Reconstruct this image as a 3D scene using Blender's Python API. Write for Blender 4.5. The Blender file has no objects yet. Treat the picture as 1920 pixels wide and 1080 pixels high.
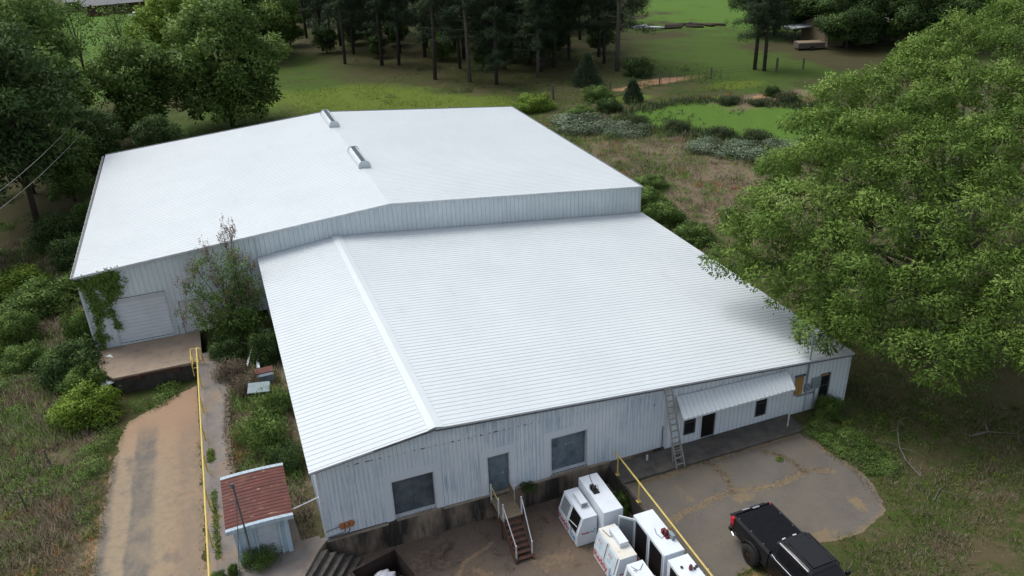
import bpy, bmesh, math, random
import numpy as np
from mathutils import Vector, Matrix
R_ = math.radians
scn = bpy.context.scene
# ------------------------------------------------------------------ camera, sky, sun, exposure
cam = bpy.data.cameras.new("camera"); cam_o = bpy.data.objects.new("camera", cam)
scn.collection.objects.link(cam_o); scn.camera = cam_o
cF = Vector((0.30950704, 0.83961794, -0.44637104)); cR = Vector((0.93235321, -0.36021105, -0.03107231)); cU = Vector((0.18687665, 0.40655837, 0.89430834))
cam_o.matrix_world = Matrix(((cR.x, cU.x, -cF.x, -1.13730985), (cR.y, cU.y, -cF.y, -26.30247545), (cR.z, cU.z, -cF.z, 23.93904655), (0, 0, 0, 1)))
cam.sensor_width = 36; cam.lens = 36 * 1496.088 / 1920; cam.clip_start = 0.1; cam.clip_end = 3000
SUN_EL, SUN_AZ = R_(58), R_(-38)
w = bpy.data.worlds.new("World"); scn.world = w; w.use_nodes = True
nt = w.node_tree; sky = nt.nodes.new("ShaderNodeTexSky"); sky.sky_type = 'NISHITA'; sky.sun_disc = False
sky.sun_elevation = SUN_EL; sky.sun_rotation = SUN_AZ; sky.altitude = 100; sky.air_density = 1.0; sky.dust_density = 4.0; sky.ozone_density = 1.0
hs = nt.nodes.new('ShaderNodeHueSaturation'); hs.inputs['Saturation'].default_value = .45; nt.links.new(sky.outputs[0], hs.inputs['Color']); nt.links.new(hs.outputs[0], nt.nodes["Background"].inputs[0]); nt.nodes["Background"].inputs[1].default_value = 0.15
sl = bpy.data.lights.new("sun", 'SUN'); sl.energy = 1.15; sl.angle = R_(32); sl.color = (1.0, 0.985, 0.94)
so = bpy.data.objects.new("sun", sl); scn.collection.objects.link(so)
sd = Vector((math.cos(SUN_EL) * math.sin(SUN_AZ), math.cos(SUN_EL) * math.cos(SUN_AZ), math.sin(SUN_EL)))
so.rotation_euler = (-sd).to_track_quat('-Z', 'Y').to_euler(); so.location = sd * 100
scn.view_settings.view_transform = 'Standard'; scn.view_settings.look = 'None'; scn.view_settings.gamma = 1
scn.view_settings.exposure = 0.45
scn.cycles.max_bounces = 6; scn.cycles.diffuse_bounces = 3; scn.cycles.transparent_max_bounces = 8
rng = np.random.default_rng(7); random.seed(7)

# ------------------------------------------------------------------ helpers
COL = scn.collection
def tag(o, label=None, cat=None, group=None, kind=None):
    if label: o["label"] = label
    if cat: o["category"] = cat
    if group: o["group"] = group
    if kind: o["kind"] = kind
    return o
def empty(name, loc=(0, 0, 0), rz=0.0, **k):
    o = bpy.data.objects.new(name, None); COL.objects.link(o); o.location = loc; o.rotation_euler = (0, 0, rz)
    o.empty_display_size = .2
    return tag(o, **k)
def link(name, me, mats, parent=None, loc=None, rz=0, **k):
    o = bpy.data.objects.new(name, me); COL.objects.link(o)
    if not isinstance(mats, (list, tuple)): mats = [mats]
    if len(me.materials) == 0:
        for m in mats: me.materials.append(m)
    if parent: o.parent = parent
    if loc is not None: o.location = loc
    o.rotation_euler.z = rz
    return tag(o, **k)
def copy_tree(o, parent=None):
    c = o.copy(); COL.objects.link(c)
    if parent: c.parent = parent
    for ch in list(o.children): copy_tree(ch, c)
    return c
class MB:
    def __init__(s): s.v = []; s.f = []; s.m = []
    def face(s, pts, mi=0):
        n = len(s.v); s.v += [tuple(p) for p in pts]; s.f.append(tuple(range(n, n + len(pts)))); s.m.append(mi)
    def hexa(s, a, mi=0):          # 8 corners: bottom 4 ccw, top 4 ccw
        n = len(s.v); s.v += [tuple(p) for p in a]
        for f in ((3, 2, 1, 0), (4, 5, 6, 7), (0, 1, 5, 4), (1, 2, 6, 5), (2, 3, 7, 6), (3, 0, 4, 7)):
            s.f.append(tuple(n + i for i in f)); s.m.append(mi)
    def box(s, x0, x1, y0, y1, z0, z1, mi=0):
        s.hexa([(x0, y0, z0), (x1, y0, z0), (x1, y1, z0), (x0, y1, z0), (x0, y0, z1), (x1, y0, z1), (x1, y1, z1), (x0, y1, z1)], mi); return s
    def bar(s, a, b, wd, ht, mi=0, up=(0, 0, 1)):
        a = Vector(a); b = Vector(b); d = (b - a).normalized(); u = Vector(up)
        if abs(d.dot(u)) > .98: u = Vector((0, 1, 0))
        sx = d.cross(u).normalized() * wd / 2; sz = sx.cross(d).normalized() * ht / 2
        s.hexa([a - sx - sz, a + sx - sz, b + sx - sz, b - sx - sz, a - sx + sz, a + sx + sz, b + sx + sz, b - sx + sz], mi); return s
    def tube(s, pts, r, n=8, mi=0, cap=True):
        pts = [Vector(p) for p in pts]; rs = r if isinstance(r, (list, tuple)) else [r] * len(pts); base = len(s.v); u = None
        for i, p in enumerate(pts):
            d = (pts[min(i + 1, len(pts) - 1)] - pts[max(i - 1, 0)]).normalized()
            if u is None: u = d.orthogonal().normalized()
            u = (u - d * u.dot(d)).normalized(); v = d.cross(u)
            for k in range(n):
                a = 2 * math.pi * k / n; s.v.append(tuple(p + (u * math.cos(a) + v * math.sin(a)) * rs[i]))
        for i in range(len(pts) - 1):
            for k in range(n):
                k2 = (k + 1) % n; s.f.append((base + i * n + k, base + i * n + k2, base + (i + 1) * n + k2, base + (i + 1) * n + k)); s.m.append(mi)
        if cap:
            s.f.append(tuple(base + k for k in range(n))[::-1]); s.f.append(tuple(base + (len(pts) - 1) * n + k for k in range(n))); s.m += [mi, mi]
        return s
    def prism(s, poly, z0, z1, mi=0, fn=None):   # poly in 2D, fn maps (a,b,h)->xyz
        fn = fn or (lambda a, b, h: (a, b, h)); n = len(poly); base = len(s.v)
        s.v += [tuple(fn(a, b, z0)) for a, b in poly] + [tuple(fn(a, b, z1)) for a, b in poly]
        s.f.append(tuple(base + i for i in range(n))[::-1]); s.f.append(tuple(base + n + i for i in range(n))); s.m += [mi, mi]
        for i in range(n):
            j = (i + 1) % n; s.f.append((base + i, base + j, base + n + j, base + n + i)); s.m.append(mi)
        return s
    def mesh(s, name, bevel=0, smooth=False, seg=2):
        me = bpy.data.meshes.new(name); me.from_pydata(s.v, [], s.f); me.polygons.foreach_set("material_index", s.m)
        bm = bmesh.new(); bm.from_mesh(me)
        if bevel:
            bmesh.ops.remove_doubles(bm, verts=bm.verts, dist=1e-5)
            bmesh.ops.bevel(bm, geom=list(bm.edges), offset=bevel, segments=seg, affect='EDGES', profile=.6, clamp_overlap=True)
        bmesh.ops.recalc_face_normals(bm, faces=bm.faces) if not getattr(s, 'keep', False) else None
        bm.to_mesh(me); bm.free()
        if smooth: me.polygons.foreach_set("use_smooth", [True] * len(me.polygons))
        me.update(); return me
    def build(s, name, mats, parent=None, bevel=0, smooth=False, **k):
        return link(name, s.mesh(name, bevel, smooth), mats, parent, **k)

# ------------------------------------------------------------------ materials
def nodes(m): return m.node_tree.nodes, m.node_tree.links
def ramp(n, l, fac, stops):
    r = n.new("ShaderNodeValToRGB"); el = r.color_ramp.elements
    while len(el) < len(stops): el.new(.5)
    for e, (p, c) in zip(el, stops):
        e.position = p; e.color = (c, c, c, 1) if isinstance(c, (int, float)) else (*c, 1)
    l.new(fac, r.inputs[0]); return r.outputs[0]
def noise(n, l, co, scale, det=4, rough=.55, stretch=None, dist=0):
    t = n.new("ShaderNodeTexNoise"); t.inputs["Scale"].default_value = scale; t.inputs["Detail"].default_value = det; t.inputs["Roughness"].default_value = rough; t.inputs["Distortion"].default_value = dist
    if stretch:
        mp = n.new("ShaderNodeMapping"); mp.inputs["Scale"].default_value = stretch; l.new(co, mp.inputs[0]); co = mp.outputs[0]
    l.new(co, t.inputs["Vector"]); return t.outputs["Fac"]
def mix(n, l, fac, a, b, mode='MIX'):
    m = n.new("ShaderNodeMix"); m.data_type = 'RGBA'; m.blend_type = mode
    for i, v in ((0, fac), (6, a), (7, b)):
        if isinstance(v, (int, float)): m.inputs[i].default_value = v
        elif isinstance(v, tuple): m.inputs[i].default_value = (*v, 1)
        else: l.new(v, m.inputs[i])
    return m.outputs[2]
def mathn(n, l, op, a, b=0.0, clamp=False):
    m = n.new("ShaderNodeMath"); m.operation = op; m.use_clamp = clamp
    for i, v in ((0, a), (1, b)):
        if isinstance(v, (int, float)): m.inputs[i].default_value = v
        else: l.new(v, m.inputs[i])
    return m.outputs[0]
def base_mat(name, rough=.6, metal=0.0, spec=.3):
    m = bpy.data.materials.new(name); m.use_nodes = True; b = m.node_tree.nodes["Principled BSDF"]
    b.inputs["Roughness"].default_value = rough; b.inputs["Metallic"].default_value = metal; b.inputs["Specular IOR Level"].default_value = spec
    return m, b
def coord(n, kind="Object"): return n.new("ShaderNodeTexCoord").outputs[kind]
def bump(n, l, b, h, strength=.3, dist=.02):
    bp = n.new("ShaderNodeBump"); bp.inputs["Strength"].default_value = strength; bp.inputs["Distance"].default_value = dist
    l.new(h, bp.inputs["Height"]); l.new(bp.outputs[0], b.inputs["Normal"])
def pm(name, c1, c2, scale=3, rough=.6, metal=0, bmp=.1, stretch=None, det=6, lo=.35, hi=.65, spec=.3, extra=None):
    """two tones mixed by noise; extra = list of (colour, scale, lo, hi, stretch) overlays"""
    m, b = base_mat(name, rough, metal, spec); n, l = nodes(m); co = coord(n)
    f = noise(n, l, co, scale, det, .6, stretch); c = mix(n, l, ramp(n, l, f, [(lo, 0.), (hi, 1.)]), c1, c2)
    for (ec, es, el, eh, st) in (extra or []):
        f2 = noise(n, l, co, es, 5, .6, st); c = mix(n, l, ramp(n, l, f2, [(el, 0.), (eh, 1.)]), c, ec)
    l.new(c, b.inputs["Base Color"])
    if bmp: bump(n, l, b, noise(n, l, co, scale * 6, 4), bmp)
    return m
def leaf_mat(name, dark, light, trans=.25, rough=.55, alt=None):
    m, b = base_mat(name, rough, 0, .25); n, l = nodes(m)
    at = n.new("ShaderNodeAttribute"); at.attribute_name = "tint"
    c = ramp(n, l, at.outputs["Fac"], [(0., dark), (.75, light), (1., alt or light)])
    l.new(c, b.inputs["Base Color"])
    tr = n.new("ShaderNodeBsdfTranslucent"); l.new(c, tr.inputs[0]); ms = n.new("ShaderNodeMixShader"); ms.inputs[0].default_value = trans
    l.new(b.outputs[0], ms.inputs[1]); l.new(tr.outputs[0], ms.inputs[2]); l.new(ms.outputs[0], n["Material Output"].inputs[0])
    return m
M = {}
M['roof'] = pm('white_roof_paint', (.555, .605, .622), (.515, .565, .585), .25, .42, 0, .0, extra=[((.46, .49, .50), .9, .62, .90, (1, .25, 1)), ((.36, .35, .32), 5.5, .74, .80, None)], spec=.35)
M['roof_rib_side'] = pm('roof_rib_side_grey', (.49, .53, .55), (.42, .46, .48), 2, .6, 0, 0)  # greyer tone on the side faces of the roof ribs
M['roof_a_rib_side'] = pm('roof_rib_side_pale', (.50, .54, .56), (.45, .49, .51), 2, .6, 0, 0)  # rib side faces of the rear roof, a little paler
M['white_trim'] = pm('white_trim', (.62, .65, .67), (.50, .53, .56), 3, .5, 0, .05)
M['grey_trim'] = pm('grey_trim', (.17, .18, .19), (.10, .105, .11), 4, .6, 0, .1)
M['vent'] = pm('vent_dark_grey', (.11, .13, .15), (.08, .09, .11), 4, .9, 0, 0, spec=.05)
M['dark_gap'] = pm('dark_shadow_gap', (.03, .03, .03), (.02, .02, .02), 3, .9, 0, 0)
def wall_mat(name, a, b_, streak, blotch, amt=.55):
    m, b = base_mat(name, .6, 0, .2); n, l = nodes(m); co = coord(n)
    c = mix(n, l, ramp(n, l, noise(n, l, co, .5, 4), [(.35, 0.), (.65, 1.)]), a, b_)
    st = ramp(n, l, noise(n, l, co, 1.0, 7, .75, (11, 11, .45)), [(.42, 0.), (.68, 1.)])
    gate = ramp(n, l, noise(n, l, co, .45, 3, .5), [(.38, .1), (.62, 1.)])
    c = mix(n, l, mathn(n, l, 'MULTIPLY', mathn(n, l, 'MULTIPLY', st, gate), amt), c, streak)
    sp = ramp(n, l, noise(n, l, co, 2.2, 8, .7, (2.5, 2.5, 1)), [(.62, 0.), (.74, 1.)])
    c = mix(n, l, mathn(n, l, 'MULTIPLY', sp, .6), c, blotch)
    l.new(c, b.inputs["Base Color"]); bump(n, l, b, st, .1, .01); return m
M['wall_b'] = wall_mat('weathered_blue_white_siding', (.66, .73, .785), (.73, .785, .82), (.20, .31, .44), (.38, .48, .58), 1.0)
M['wall_b2'] = wall_mat('clean_white_siding', (.70, .76, .79), (.65, .71, .75), (.40, .46, .51), (.45, .50, .54), .35)
M['wall_b3'] = wall_mat('repainted_siding_panel', (.62, .68, .73), (.66, .71, .75), (.40, .47, .54), (.50, .55, .60), .35)
M['wall_a'] = wall_mat('pale_grey_siding', (.68, .75, .77), (.63, .70, .73), (.34, .42, .46), (.46, .52, .56), .6)
M['roller'] = pm('roller_door_white', (.66, .71, .75), (.60, .65, .69), .8, .5, 0, 0, extra=[((.32, .27, .27), 3, .62, .8, (.4, .4, 4))])
M['door_grey'] = pm('grey_sliding_door', (.11, .15, .18), (.17, .21, .24), 2.5, .65, 0, .1, stretch=(1.5, 1, .7), extra=[((.42, .46, .48), 3.5, .64, .72, (1, 1, 1.3)), ((.05, .065, .08), 1.2, .52, .72, None)])
M['door_dark'] = pm('dark_sliding_door', (.055, .068, .08), (.105, .128, .145), 2, .7, 0, .1, extra=[((.13, .16, .18), 1.3, .5, .8, None)])
M['concrete'] = pm('foundation_concrete', (.27, .22, .165), (.19, .155, .12), 1.5, .85, 0, .4, extra=[((.035, .03, .028), .55, .44, .58, (1, 1, .35)), ((.10, .085, .07), 3, .5, .7, (2, 2, .3))])
M['concrete_lip'] = pm('concrete_ledge', (.30, .26, .20), (.22, .185, .14), 3, .85, 0, .4, extra=[((.08, .08, .05), 2.2, .62, .8, None)])
M['conc_walk'] = pm('walkway_concrete', (.21, .185, .165), (.155, .14, .13), 1.2, .85, 0, .4, extra=[((.27, .19, .12), .5, .5, .7, None), ((.07, .06, .05), 2.5, .62, .8, None)])
M['conc_dock'] = pm('dock_concrete', (.30, .235, .175), (.24, .19, .145), .9, .85, 0, .3, extra=[((.14, .12, .10), 2.0, .55, .8, None), ((.09, .08, .075), 1.0, .62, .8, (1, 3, 1))])
M['conc_dark'] = pm('stained_concrete', (.12, .11, .095), (.07, .065, .06), 1.6, .85, 0, .4, extra=[((.19, .17, .14), 5, .6, .8, None), ((.15, .10, .07), .7, .62, .85, None)])
M['dark_wall'] = pm('blackened_retaining_wall', (.04, .038, .035), (.075, .068, .058), 2, .9, 0, .4)
M['rust'] = pm('rusted_red_roof', (.130, .045, .036), (.080, .034, .030), 1.2, .75, 0, .25, extra=[((.36, .25, .19), 3.2, .63, .69, (1, 2.2, 1)), ((.16, .065, .045), 1.2, .50, .7, None), ((.05, .03, .03), .9, .55, .75, None)])
M['bin'] = pm('blackened_steel', (.022, .018, .016), (.045, .028, .022), 5, .8, 0, .3)
M['rust_dark'] = pm('rusty_steel', (.055, .030, .024), (.095, .045, .03), 5, .8, 0, .3)
M['orange_rust'] = pm('orange_rust', (.50, .20, .08), (.30, .10, .05), 14, .85, 0, .4, extra=[((.55, .50, .45), 9, .62, .7, None)])
M['blue_paint'] = wall_mat('peeling_pale_blue_paint', (.40, .53, .62), (.50, .60, .66), (.12, .17, .22), (.62, .66, .68), .8)
M['peel_door'] = pm('cracked_white_door', (.50, .55, .60), (.42, .47, .52), 3, .75, 0, .3, extra=[((.16, .16, .16), 7, .62, .68, (1, 1, 2)), ((.22, .27, .32), 2, .6, .75, None)])
M['wood'] = pm('weathered_wood', (.24, .19, .125), (.16, .13, .09), 4, .85, 0, .3, stretch=(1, 8, 1))
M['wood_grey'] = pm('grey_wood_post', (.12, .10, .085), (.07, .06, .05), 6, .9, 0, .3)
M['white_metal'] = pm('white_painted_pipe', (.58, .60, .62), (.42, .43, .44), 8, .5, 0, 0, extra=[((.25, .13, .08), 7, .66, .75, None)])
M['yellow'] = pm('yellow_painted_pipe', (.60, .47, .13), (.50, .38, .12), 5, .5, 0, 0, extra=[((.30, .22, .10), 6, .64, .78, None)])
M['alu'] = pm('dull_aluminium', (.34, .33, .31), (.25, .245, .235), 8, .5, .3, 0)
M['galv'] = pm('galvanised_grey', (.26, .32, .34), (.20, .25, .27), 3, .5, .2, .05)
M['cond'] = pm('grey_conduit', (.13, .14, .155), (.09, .10, .11), 5, .5, .2, 0)
M['ply'] = pm('ochre_plywood', (.40, .24, .075), (.30, .17, .055), 4, .75, 0, .1, extra=[((.05, .04, .03), 4, .64, .75, None)])
M['black'] = pm('black_opening', (.006, .006, .006), (.011, .010, .010), 3, .35, 0, 0)
def glass(name, c, r=.08):
    m, b = base_mat(name, r, 0, .5); n, l = nodes(m)
    l.new(mix(n, l, noise(n, l, coord(n), 2), c, tuple(v * 1.6 for v in c)), b.inputs["Base Color"]); return m
M['glass'] = glass('dark_window_glass', (.012, .014, .016))
M['glass_grey'] = glass('dusty_freezer_glass', (.16, .18, .19), .3)
M['frame_dark'] = pm('dark_window_frame', (.10, .10, .095), (.07, .07, .07), 5, .6, 0, 0)
M['freezer'] = pm('freezer_white', (.66, .71, .76), (.60, .655, .71), 1.5, .38, 0, .02, extra=[((.45, .46, .44), 1.6, .60, .85, None), ((.30, .26, .20), 6, .70, .78, None)])
M['freezer_cream'] = pm('freezer_cream_top', (.60, .575, .49), (.66, .665, .63), 1.2, .5, 0, .05, extra=[((.40, .30, .18), 2.2, .62, .8, None), ((.72, .75, .77), 3, .62, .8, None)])
M['seal'] = pm('grey_seal', (.09, .095, .10), (.06, .06, .065), 8, .6, 0, 0)
M['poster'] = pm('pale_blue_poster', (.42, .56, .62), (.55, .65, .69), 4, .5, 0, 0, extra=[((.70, .74, .76), 7, .56, .66, None)])
M['red'] = pm('red_lettering', (.50, .045, .06), (.44, .04, .055), 9, .5, 0, 0)
M['blue'] = pm('blue_lettering', (.035, .20, .46), (.05, .25, .5), 9, .5, 0, 0)
M['pale_red'] = pm('faded_red_lettering', (.55, .22, .24), (.50, .2, .22), 9, .5, 0, 0)
M['pale_blue'] = pm('faded_blue_lettering', (.30, .45, .62), (.33, .5, .66), 9, .5, 0, 0)
M['compressor'] = pm('greasy_black_metal', (.022, .020, .022), (.05, .05, .055), 12, .4, .4, .2, extra=[((.3, .28, .28), 20, .66, .72, None)])
M['maroon'] = pm('maroon_motor', (.10, .018, .02), (.15, .03, .03), 9, .45, .1, .1)
M['tb'] = pm('truck_black_paint', (.006, .006, .008), (.010, .010, .013), 2, .2, 0, 0, spec=.35)
M['tcover'] = pm('truck_matte_cover', (.006, .007, .009), (.009, .010, .013), 5, .7, 0, .05, spec=.08)
M['tplastic'] = pm('black_plastic', (.012, .012, .013), (.02, .02, .02), 6, .6, 0, 0)
M['rubber'] = pm('tyre_rubber', (.014, .014, .014), (.024, .023, .022), 14, .85, 0, .3)
M['chrome'] = pm('chrome_trim', (.75, .77, .8), (.7, .72, .75), 4, .15, 1, 0)
M['bronze'] = pm('dark_bronze_rim', (.05, .04, .025), (.09, .07, .04), 7, .4, .6, 0)
M['tglass'] = glass('truck_glass', (.004, .004, .005), .03)
M['lamp_red'] = pm('red_lamp_plastic', (.62, .02, .035), (.45, .012, .02), 10, .2, 0, 0, spec=.6)
M['bark'] = pm('brown_bark', (.085, .068, .052), (.045, .037, .03), 5, .95, 0, .5, stretch=(3, 3, .6))
M['bark_pine'] = pm('pine_bark', (.075, .065, .058), (.035, .03, .027), 4, .95, 0, .5, stretch=(3, 3, .7))
M['bark_pale'] = pm('pale_grey_bark', (.17, .155, .135), (.09, .08, .07), 4, .95, 0, .4, stretch=(3, 3, .7))
M['cable'] = pm('dark_cable', (.03, .03, .03), (.05, .05, .05), 5, .7, 0, 0)
M['bag'] = pm('white_plastic_bag', (.55, .55, .60), (.42, .43, .5), 9, .35, 0, .3)
M['leaf_oak'] = leaf_mat('oak_leaves', (.070, .138, .020), (.195, .305, .058), .3, .65, (.30, .41, .12))
M['leaf_tree'] = leaf_mat('broad_leaves', (.066, .130, .025), (.170, .270, .062), .3, .6, (.25, .36, .10))
M['leaf_dark'] = leaf_mat('dark_leaves', (.038, .078, .022), (.092, .160, .042), .25, .65, (.13, .21, .055))
M['leaf_lime'] = leaf_mat('lime_leaves', (.10, .175, .020), (.23, .35, .045), .3, .6, (.32, .44, .08))
M['leaf_grey'] = leaf_mat('grey_green_leaves', (.09, .135, .07), (.20, .26, .17), .2, .6, (.30, .36, .26))
M['needle'] = leaf_mat('pine_needles', (.022, .042, .020), (.055, .090, .038), .15, .7, (.08, .12, .05))
M['cedar'] = leaf_mat('cedar_needles', (.030, .055, .028), (.065, .105, .05), .1, .7)
M['reed'] = leaf_mat('marsh_reeds', (.03, .05, .02), (.07, .10, .035), .2, .6)
M['seed'] = leaf_mat('reddish_seed_heads', (.16, .10, .07), (.27, .18, .13), .2, .8)
M['tan'] = leaf_mat('dry_grass', (.13, .105, .07), (.25, .205, .145), .2, .8, (.32, .27, .20))
M['sedge'] = leaf_mat('orange_sedge', (.20, .095, .035), (.38, .19, .08), .2, .8)
M['grass'] = leaf_mat('green_grass_blades', (.055, .095, .016), (.13, .19, .035), .25, .8, (.18, .23, .06))

# ------------------------------------------------------------------ terrain
def sst(a, b, x): t = np.clip((x - a) / (b - a), 0, 1); return t * t * (3 - 2 * t)
_vg = np.random.default_rng(3).random((256, 256)) - .5
def vnoise(x, y):
    xi = np.floor(x).astype(int); yi = np.floor(y).astype(int); fx = x - xi; fy = y - yi; fx = fx * fx * (3 - 2 * fx); fy = fy * fy * (3 - 2 * fy)
    g = lambda a, b: _vg[a & 255, b & 255]
    return (g(xi, yi) * (1 - fx) + g(xi + 1, yi) * fx) * (1 - fy) + (g(xi, yi + 1) * (1 - fx) + g(xi + 1, yi + 1) * fx) * fy
def fbm(x, y, f=1.0, o=5): return sum(vnoise(x * f * 2 ** i + 17 * i, y * f * 2 ** i + 31 * i) / 1.6 ** i for i in range(o))
def jitter(x, y): return .30 * fbm(x, y, 1.3, 5)
def zramp(y): return -0.35 - 0.85 * np.clip(y / 13.0, 0, 1)
def wob(x, y): return .5 * np.sin(x * .31 + 1.3) * np.cos(y * .27 + .4) + .3 * np.sin(x * .83 + y * .61) + .2 * np.cos(x * 1.7 - y * 1.3 + 2)
def H(x, y, holes=False):
    x = np.asarray(x, float); y = np.asarray(y, float)
    m = sst(20, 50, y); z = -0.33 - .67 * m
    zl = zramp(y); k = sst(-4.2, -4.9, x); z = z * (1 - k) + zl * k
    far = np.maximum(sst(27, 34, x), np.maximum(sst(-9.5, -12, x), sst(49, 54, y)))
    z = z + wob(x, y) * .12 * far + .5 * sst(120, 260, y) * wob(x * .1, y * .1)
    if holes:
        z = np.where((x > -3.0) & (x < 13.35) & (y < np.where(x > .5, .7, -.05)), -1.7, z)
        z = np.where((x > -9.3) & (x < -4.2) & (y > 17.7) & (y < 21.4), -1.4, z)
    return z
def inpoly(px, py, poly):
    ins = np.zeros(px.shape, bool); n = len(poly)
    for i in range(n):
        x0, y0 = poly[i]; x1, y1 = poly[(i + 1) % n]
        c = ((y0 > py) != (y1 > py)) & (px < (x1 - x0) * (py - y0) / ((y1 - y0) or 1e-9) + x0); ins ^= c
    return ins
def pdist(px, py, poly, closed=True):
    d = np.full(px.shape, 1e9); n = len(poly)
    for i in range(n if closed else n - 1):
        x0, y0 = poly[i]; x1, y1 = poly[(i + 1) % n]; dx, dy = x1 - x0, y1 - y0
        t = np.clip(((px - x0) * dx + (py - y0) * dy) / (dx * dx + dy * dy + 1e-9), 0, 1)
        d = np.minimum(d, np.hypot(px - x0 - t * dx, py - y0 - t * dy))
    return d
def soft(px, py, poly, w=2.0):
    d = pdist(px, py, poly); s = np.where(inpoly(px, py, poly), d, -d); return np.clip(s / w * .5 + .5, 0, 1)
def ell(px, py, cx, cy, rx, ry): return np.clip(1.4 - 1.0 * np.sqrt(((px - cx) / rx) ** 2 + ((py - cy) / ry) ** 2), 0, 1)
MARSH = [(43.3, 57.4), (48.6, 60.4), (56, 61.1), (61.6, 58), (68, 50), (66, 40), (60, 34), (53.5, 36.5), (51.4, 42.5), (48.3, 47.8), (44.9, 51.3)]
DRY = [(29, 46), (36, 52), (45, 48), (45.6, 40.7), (48.7, 35.2), (50, 24), (40, 14), (31, 12), (28.5, 20), (29, 34)]
YEL = [(6, 93), (21.4, 91), (30, 80), (36.5, 72.4), (36, 67), (24, 70), (9, 78)]
LAWN2 = [(63, 90), (80, 112), (130, 118), (150, 90), (110, 66), (76, 62), (66.8, 62), (60, 73)]
FARG = [(75, 116), (95, 150), (120, 200), (220, 200), (200, 110), (108, 104), (90, 104)]
BACKL = [(-22, 92), (-30, 143), (-40, 240), (10, 240), (-2, 150), (-12, 105)]
MEADL = [(12.4, 132), (19.6, 115), (18, 92), (8, 82), (-1.3, 70), (-9, 66), (-9, 80), (6, 98)]
FOREST = [(14, 158), (28, 165), (95, 132), (68, 98), (58, 80), (44, 74), (34.9, 80), (22.4, 93), (14, 104)]
def grid_mesh(name, xs, ys, zf, keep=None):
    X, Y = np.meshgrid(xs, ys, indexing='ij'); Z = zf(X, Y); nx, ny = X.shape
    idx = np.arange(nx * ny).reshape(nx, ny)
    q = np.stack([idx[:-1, :-1], idx[1:, :-1], idx[1:, 1:], idx[:-1, 1:]], -1).reshape(-1, 4)
    V = np.stack([X, Y, Z], -1).reshape(-1, 3)
    if keep is not None:
        cx = (X[:-1, :-1] + X[1:, 1:]) / 2; cy = (Y[:-1, :-1] + Y[1:, 1:]) / 2; q = q[keep(cx, cy).reshape(-1)]
        u, inv = np.unique(q, return_inverse=True); V = V[u]; q = inv.reshape(-1, 4)
    return np_mesh(name, V, q), V
def np_mesh(name, V, Q):
    me = bpy.data.meshes.new(name); me.vertices.add(len(V)); me.vertices.foreach_set("co", np.ascontiguousarray(V, dtype=np.float32).ravel())
    k = Q.shape[1]; me.loops.add(Q.size); me.loops.foreach_set("vertex_index", np.ascontiguousarray(Q, dtype=np.int32).ravel())
    me.polygons.add(len(Q)); me.polygons.foreach_set("loop_start", np.arange(len(Q), dtype=np.int32) * k)
    me.update(calc_edges=True); return me
def vattr(me, name, arr):
    a = me.attributes.new(name, 'FLOAT', 'POINT'); a.data.foreach_set("value", np.ascontiguousarray(arr, dtype=np.float32).ravel())
xs = np.concatenate([np.arange(-400, -46, 12), np.arange(-46, 70, .4), np.arange(70, 140, 1.2), np.arange(140, 500, 12)])
ys = np.concatenate([np.arange(-40, -16, 3), np.arange(-16, 70, .4), np.arange(70, 150, 1.0), np.arange(150, 700, 12)])
gme, V = grid_mesh("ground", xs, ys, lambda x, y: H(x, y, True))
px, py = V[:, 0], V[:, 1]
zones = dict(
    bright=np.maximum.reduce([soft(px, py, FARG, 8), soft(px, py, BACKL, 6) * .8, soft(px, py, MARSH, 1.5)]),
    mid=np.maximum(soft(px, py, LAWN2, 6), soft(px, py, MEADL, 5)) * .9,
    yellow=np.maximum.reduce([soft(px, py, YEL, 3), ell(px, py, 66, 66, 5, 2), ell(px, py, 60, 60.5, 2.5, 1.2), ell(px, py, 50, 66, 3, 1.5)]),
    dry=np.maximum.reduce([soft(px, py, DRY, 6) * .72, ell(px, py, 66, 57, 9, 3), .55 * sst(-9, -10, px) * sst(22, 12, py), 1.0 * ((px > -3.3) & (px < .2) & (py > 0.2) & (py < 19))]),
    litter=np.maximum.reduce([soft(px, py, FOREST, 8) * .58, ell(px, py, 30.5, 89.5, 4, 3), ell(px, py, 38, 83, 6, 3), ell(px, py, 34, 108, 9, 7) * .7, ell(px, py, 80, 106, 6, 4), sst(-9, -12, px) * sst(34, 40, py) * sst(100, 90, py),
        .7 * ell(px, py, 33, 0, 8, 8), sst(108, 100, px) * sst(80, 90, px) * sst(60, 70, py) * sst(96, 88, py)]),
    sand=np.maximum.reduce([ell(px, py, 59.3, 73.2, 5.5, 2.0), ell(px, py, 54, 71.6, 3.5, 1.0) * .8, ell(px, py, 66.5, 58.7, 2.5, .9), 
        .8 * np.clip(1 - np.abs(px + 9.35) / .35, 0, 1) * ((py < 13) & (py > -6)), .35 * np.clip(1 - np.abs(px - 23.3) / .5, 0, 1) * ((py < -4) & (py > -7.5)), ell(px, py, 15, -8.4, 2.5, .4) * .6]))
for k_, v_ in zones.items(): vattr(gme, k_, np.clip(v_ + (fbm(px, py, .16, 6) * .7 + .0) * (v_ > .01), 0, 1))
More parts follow.
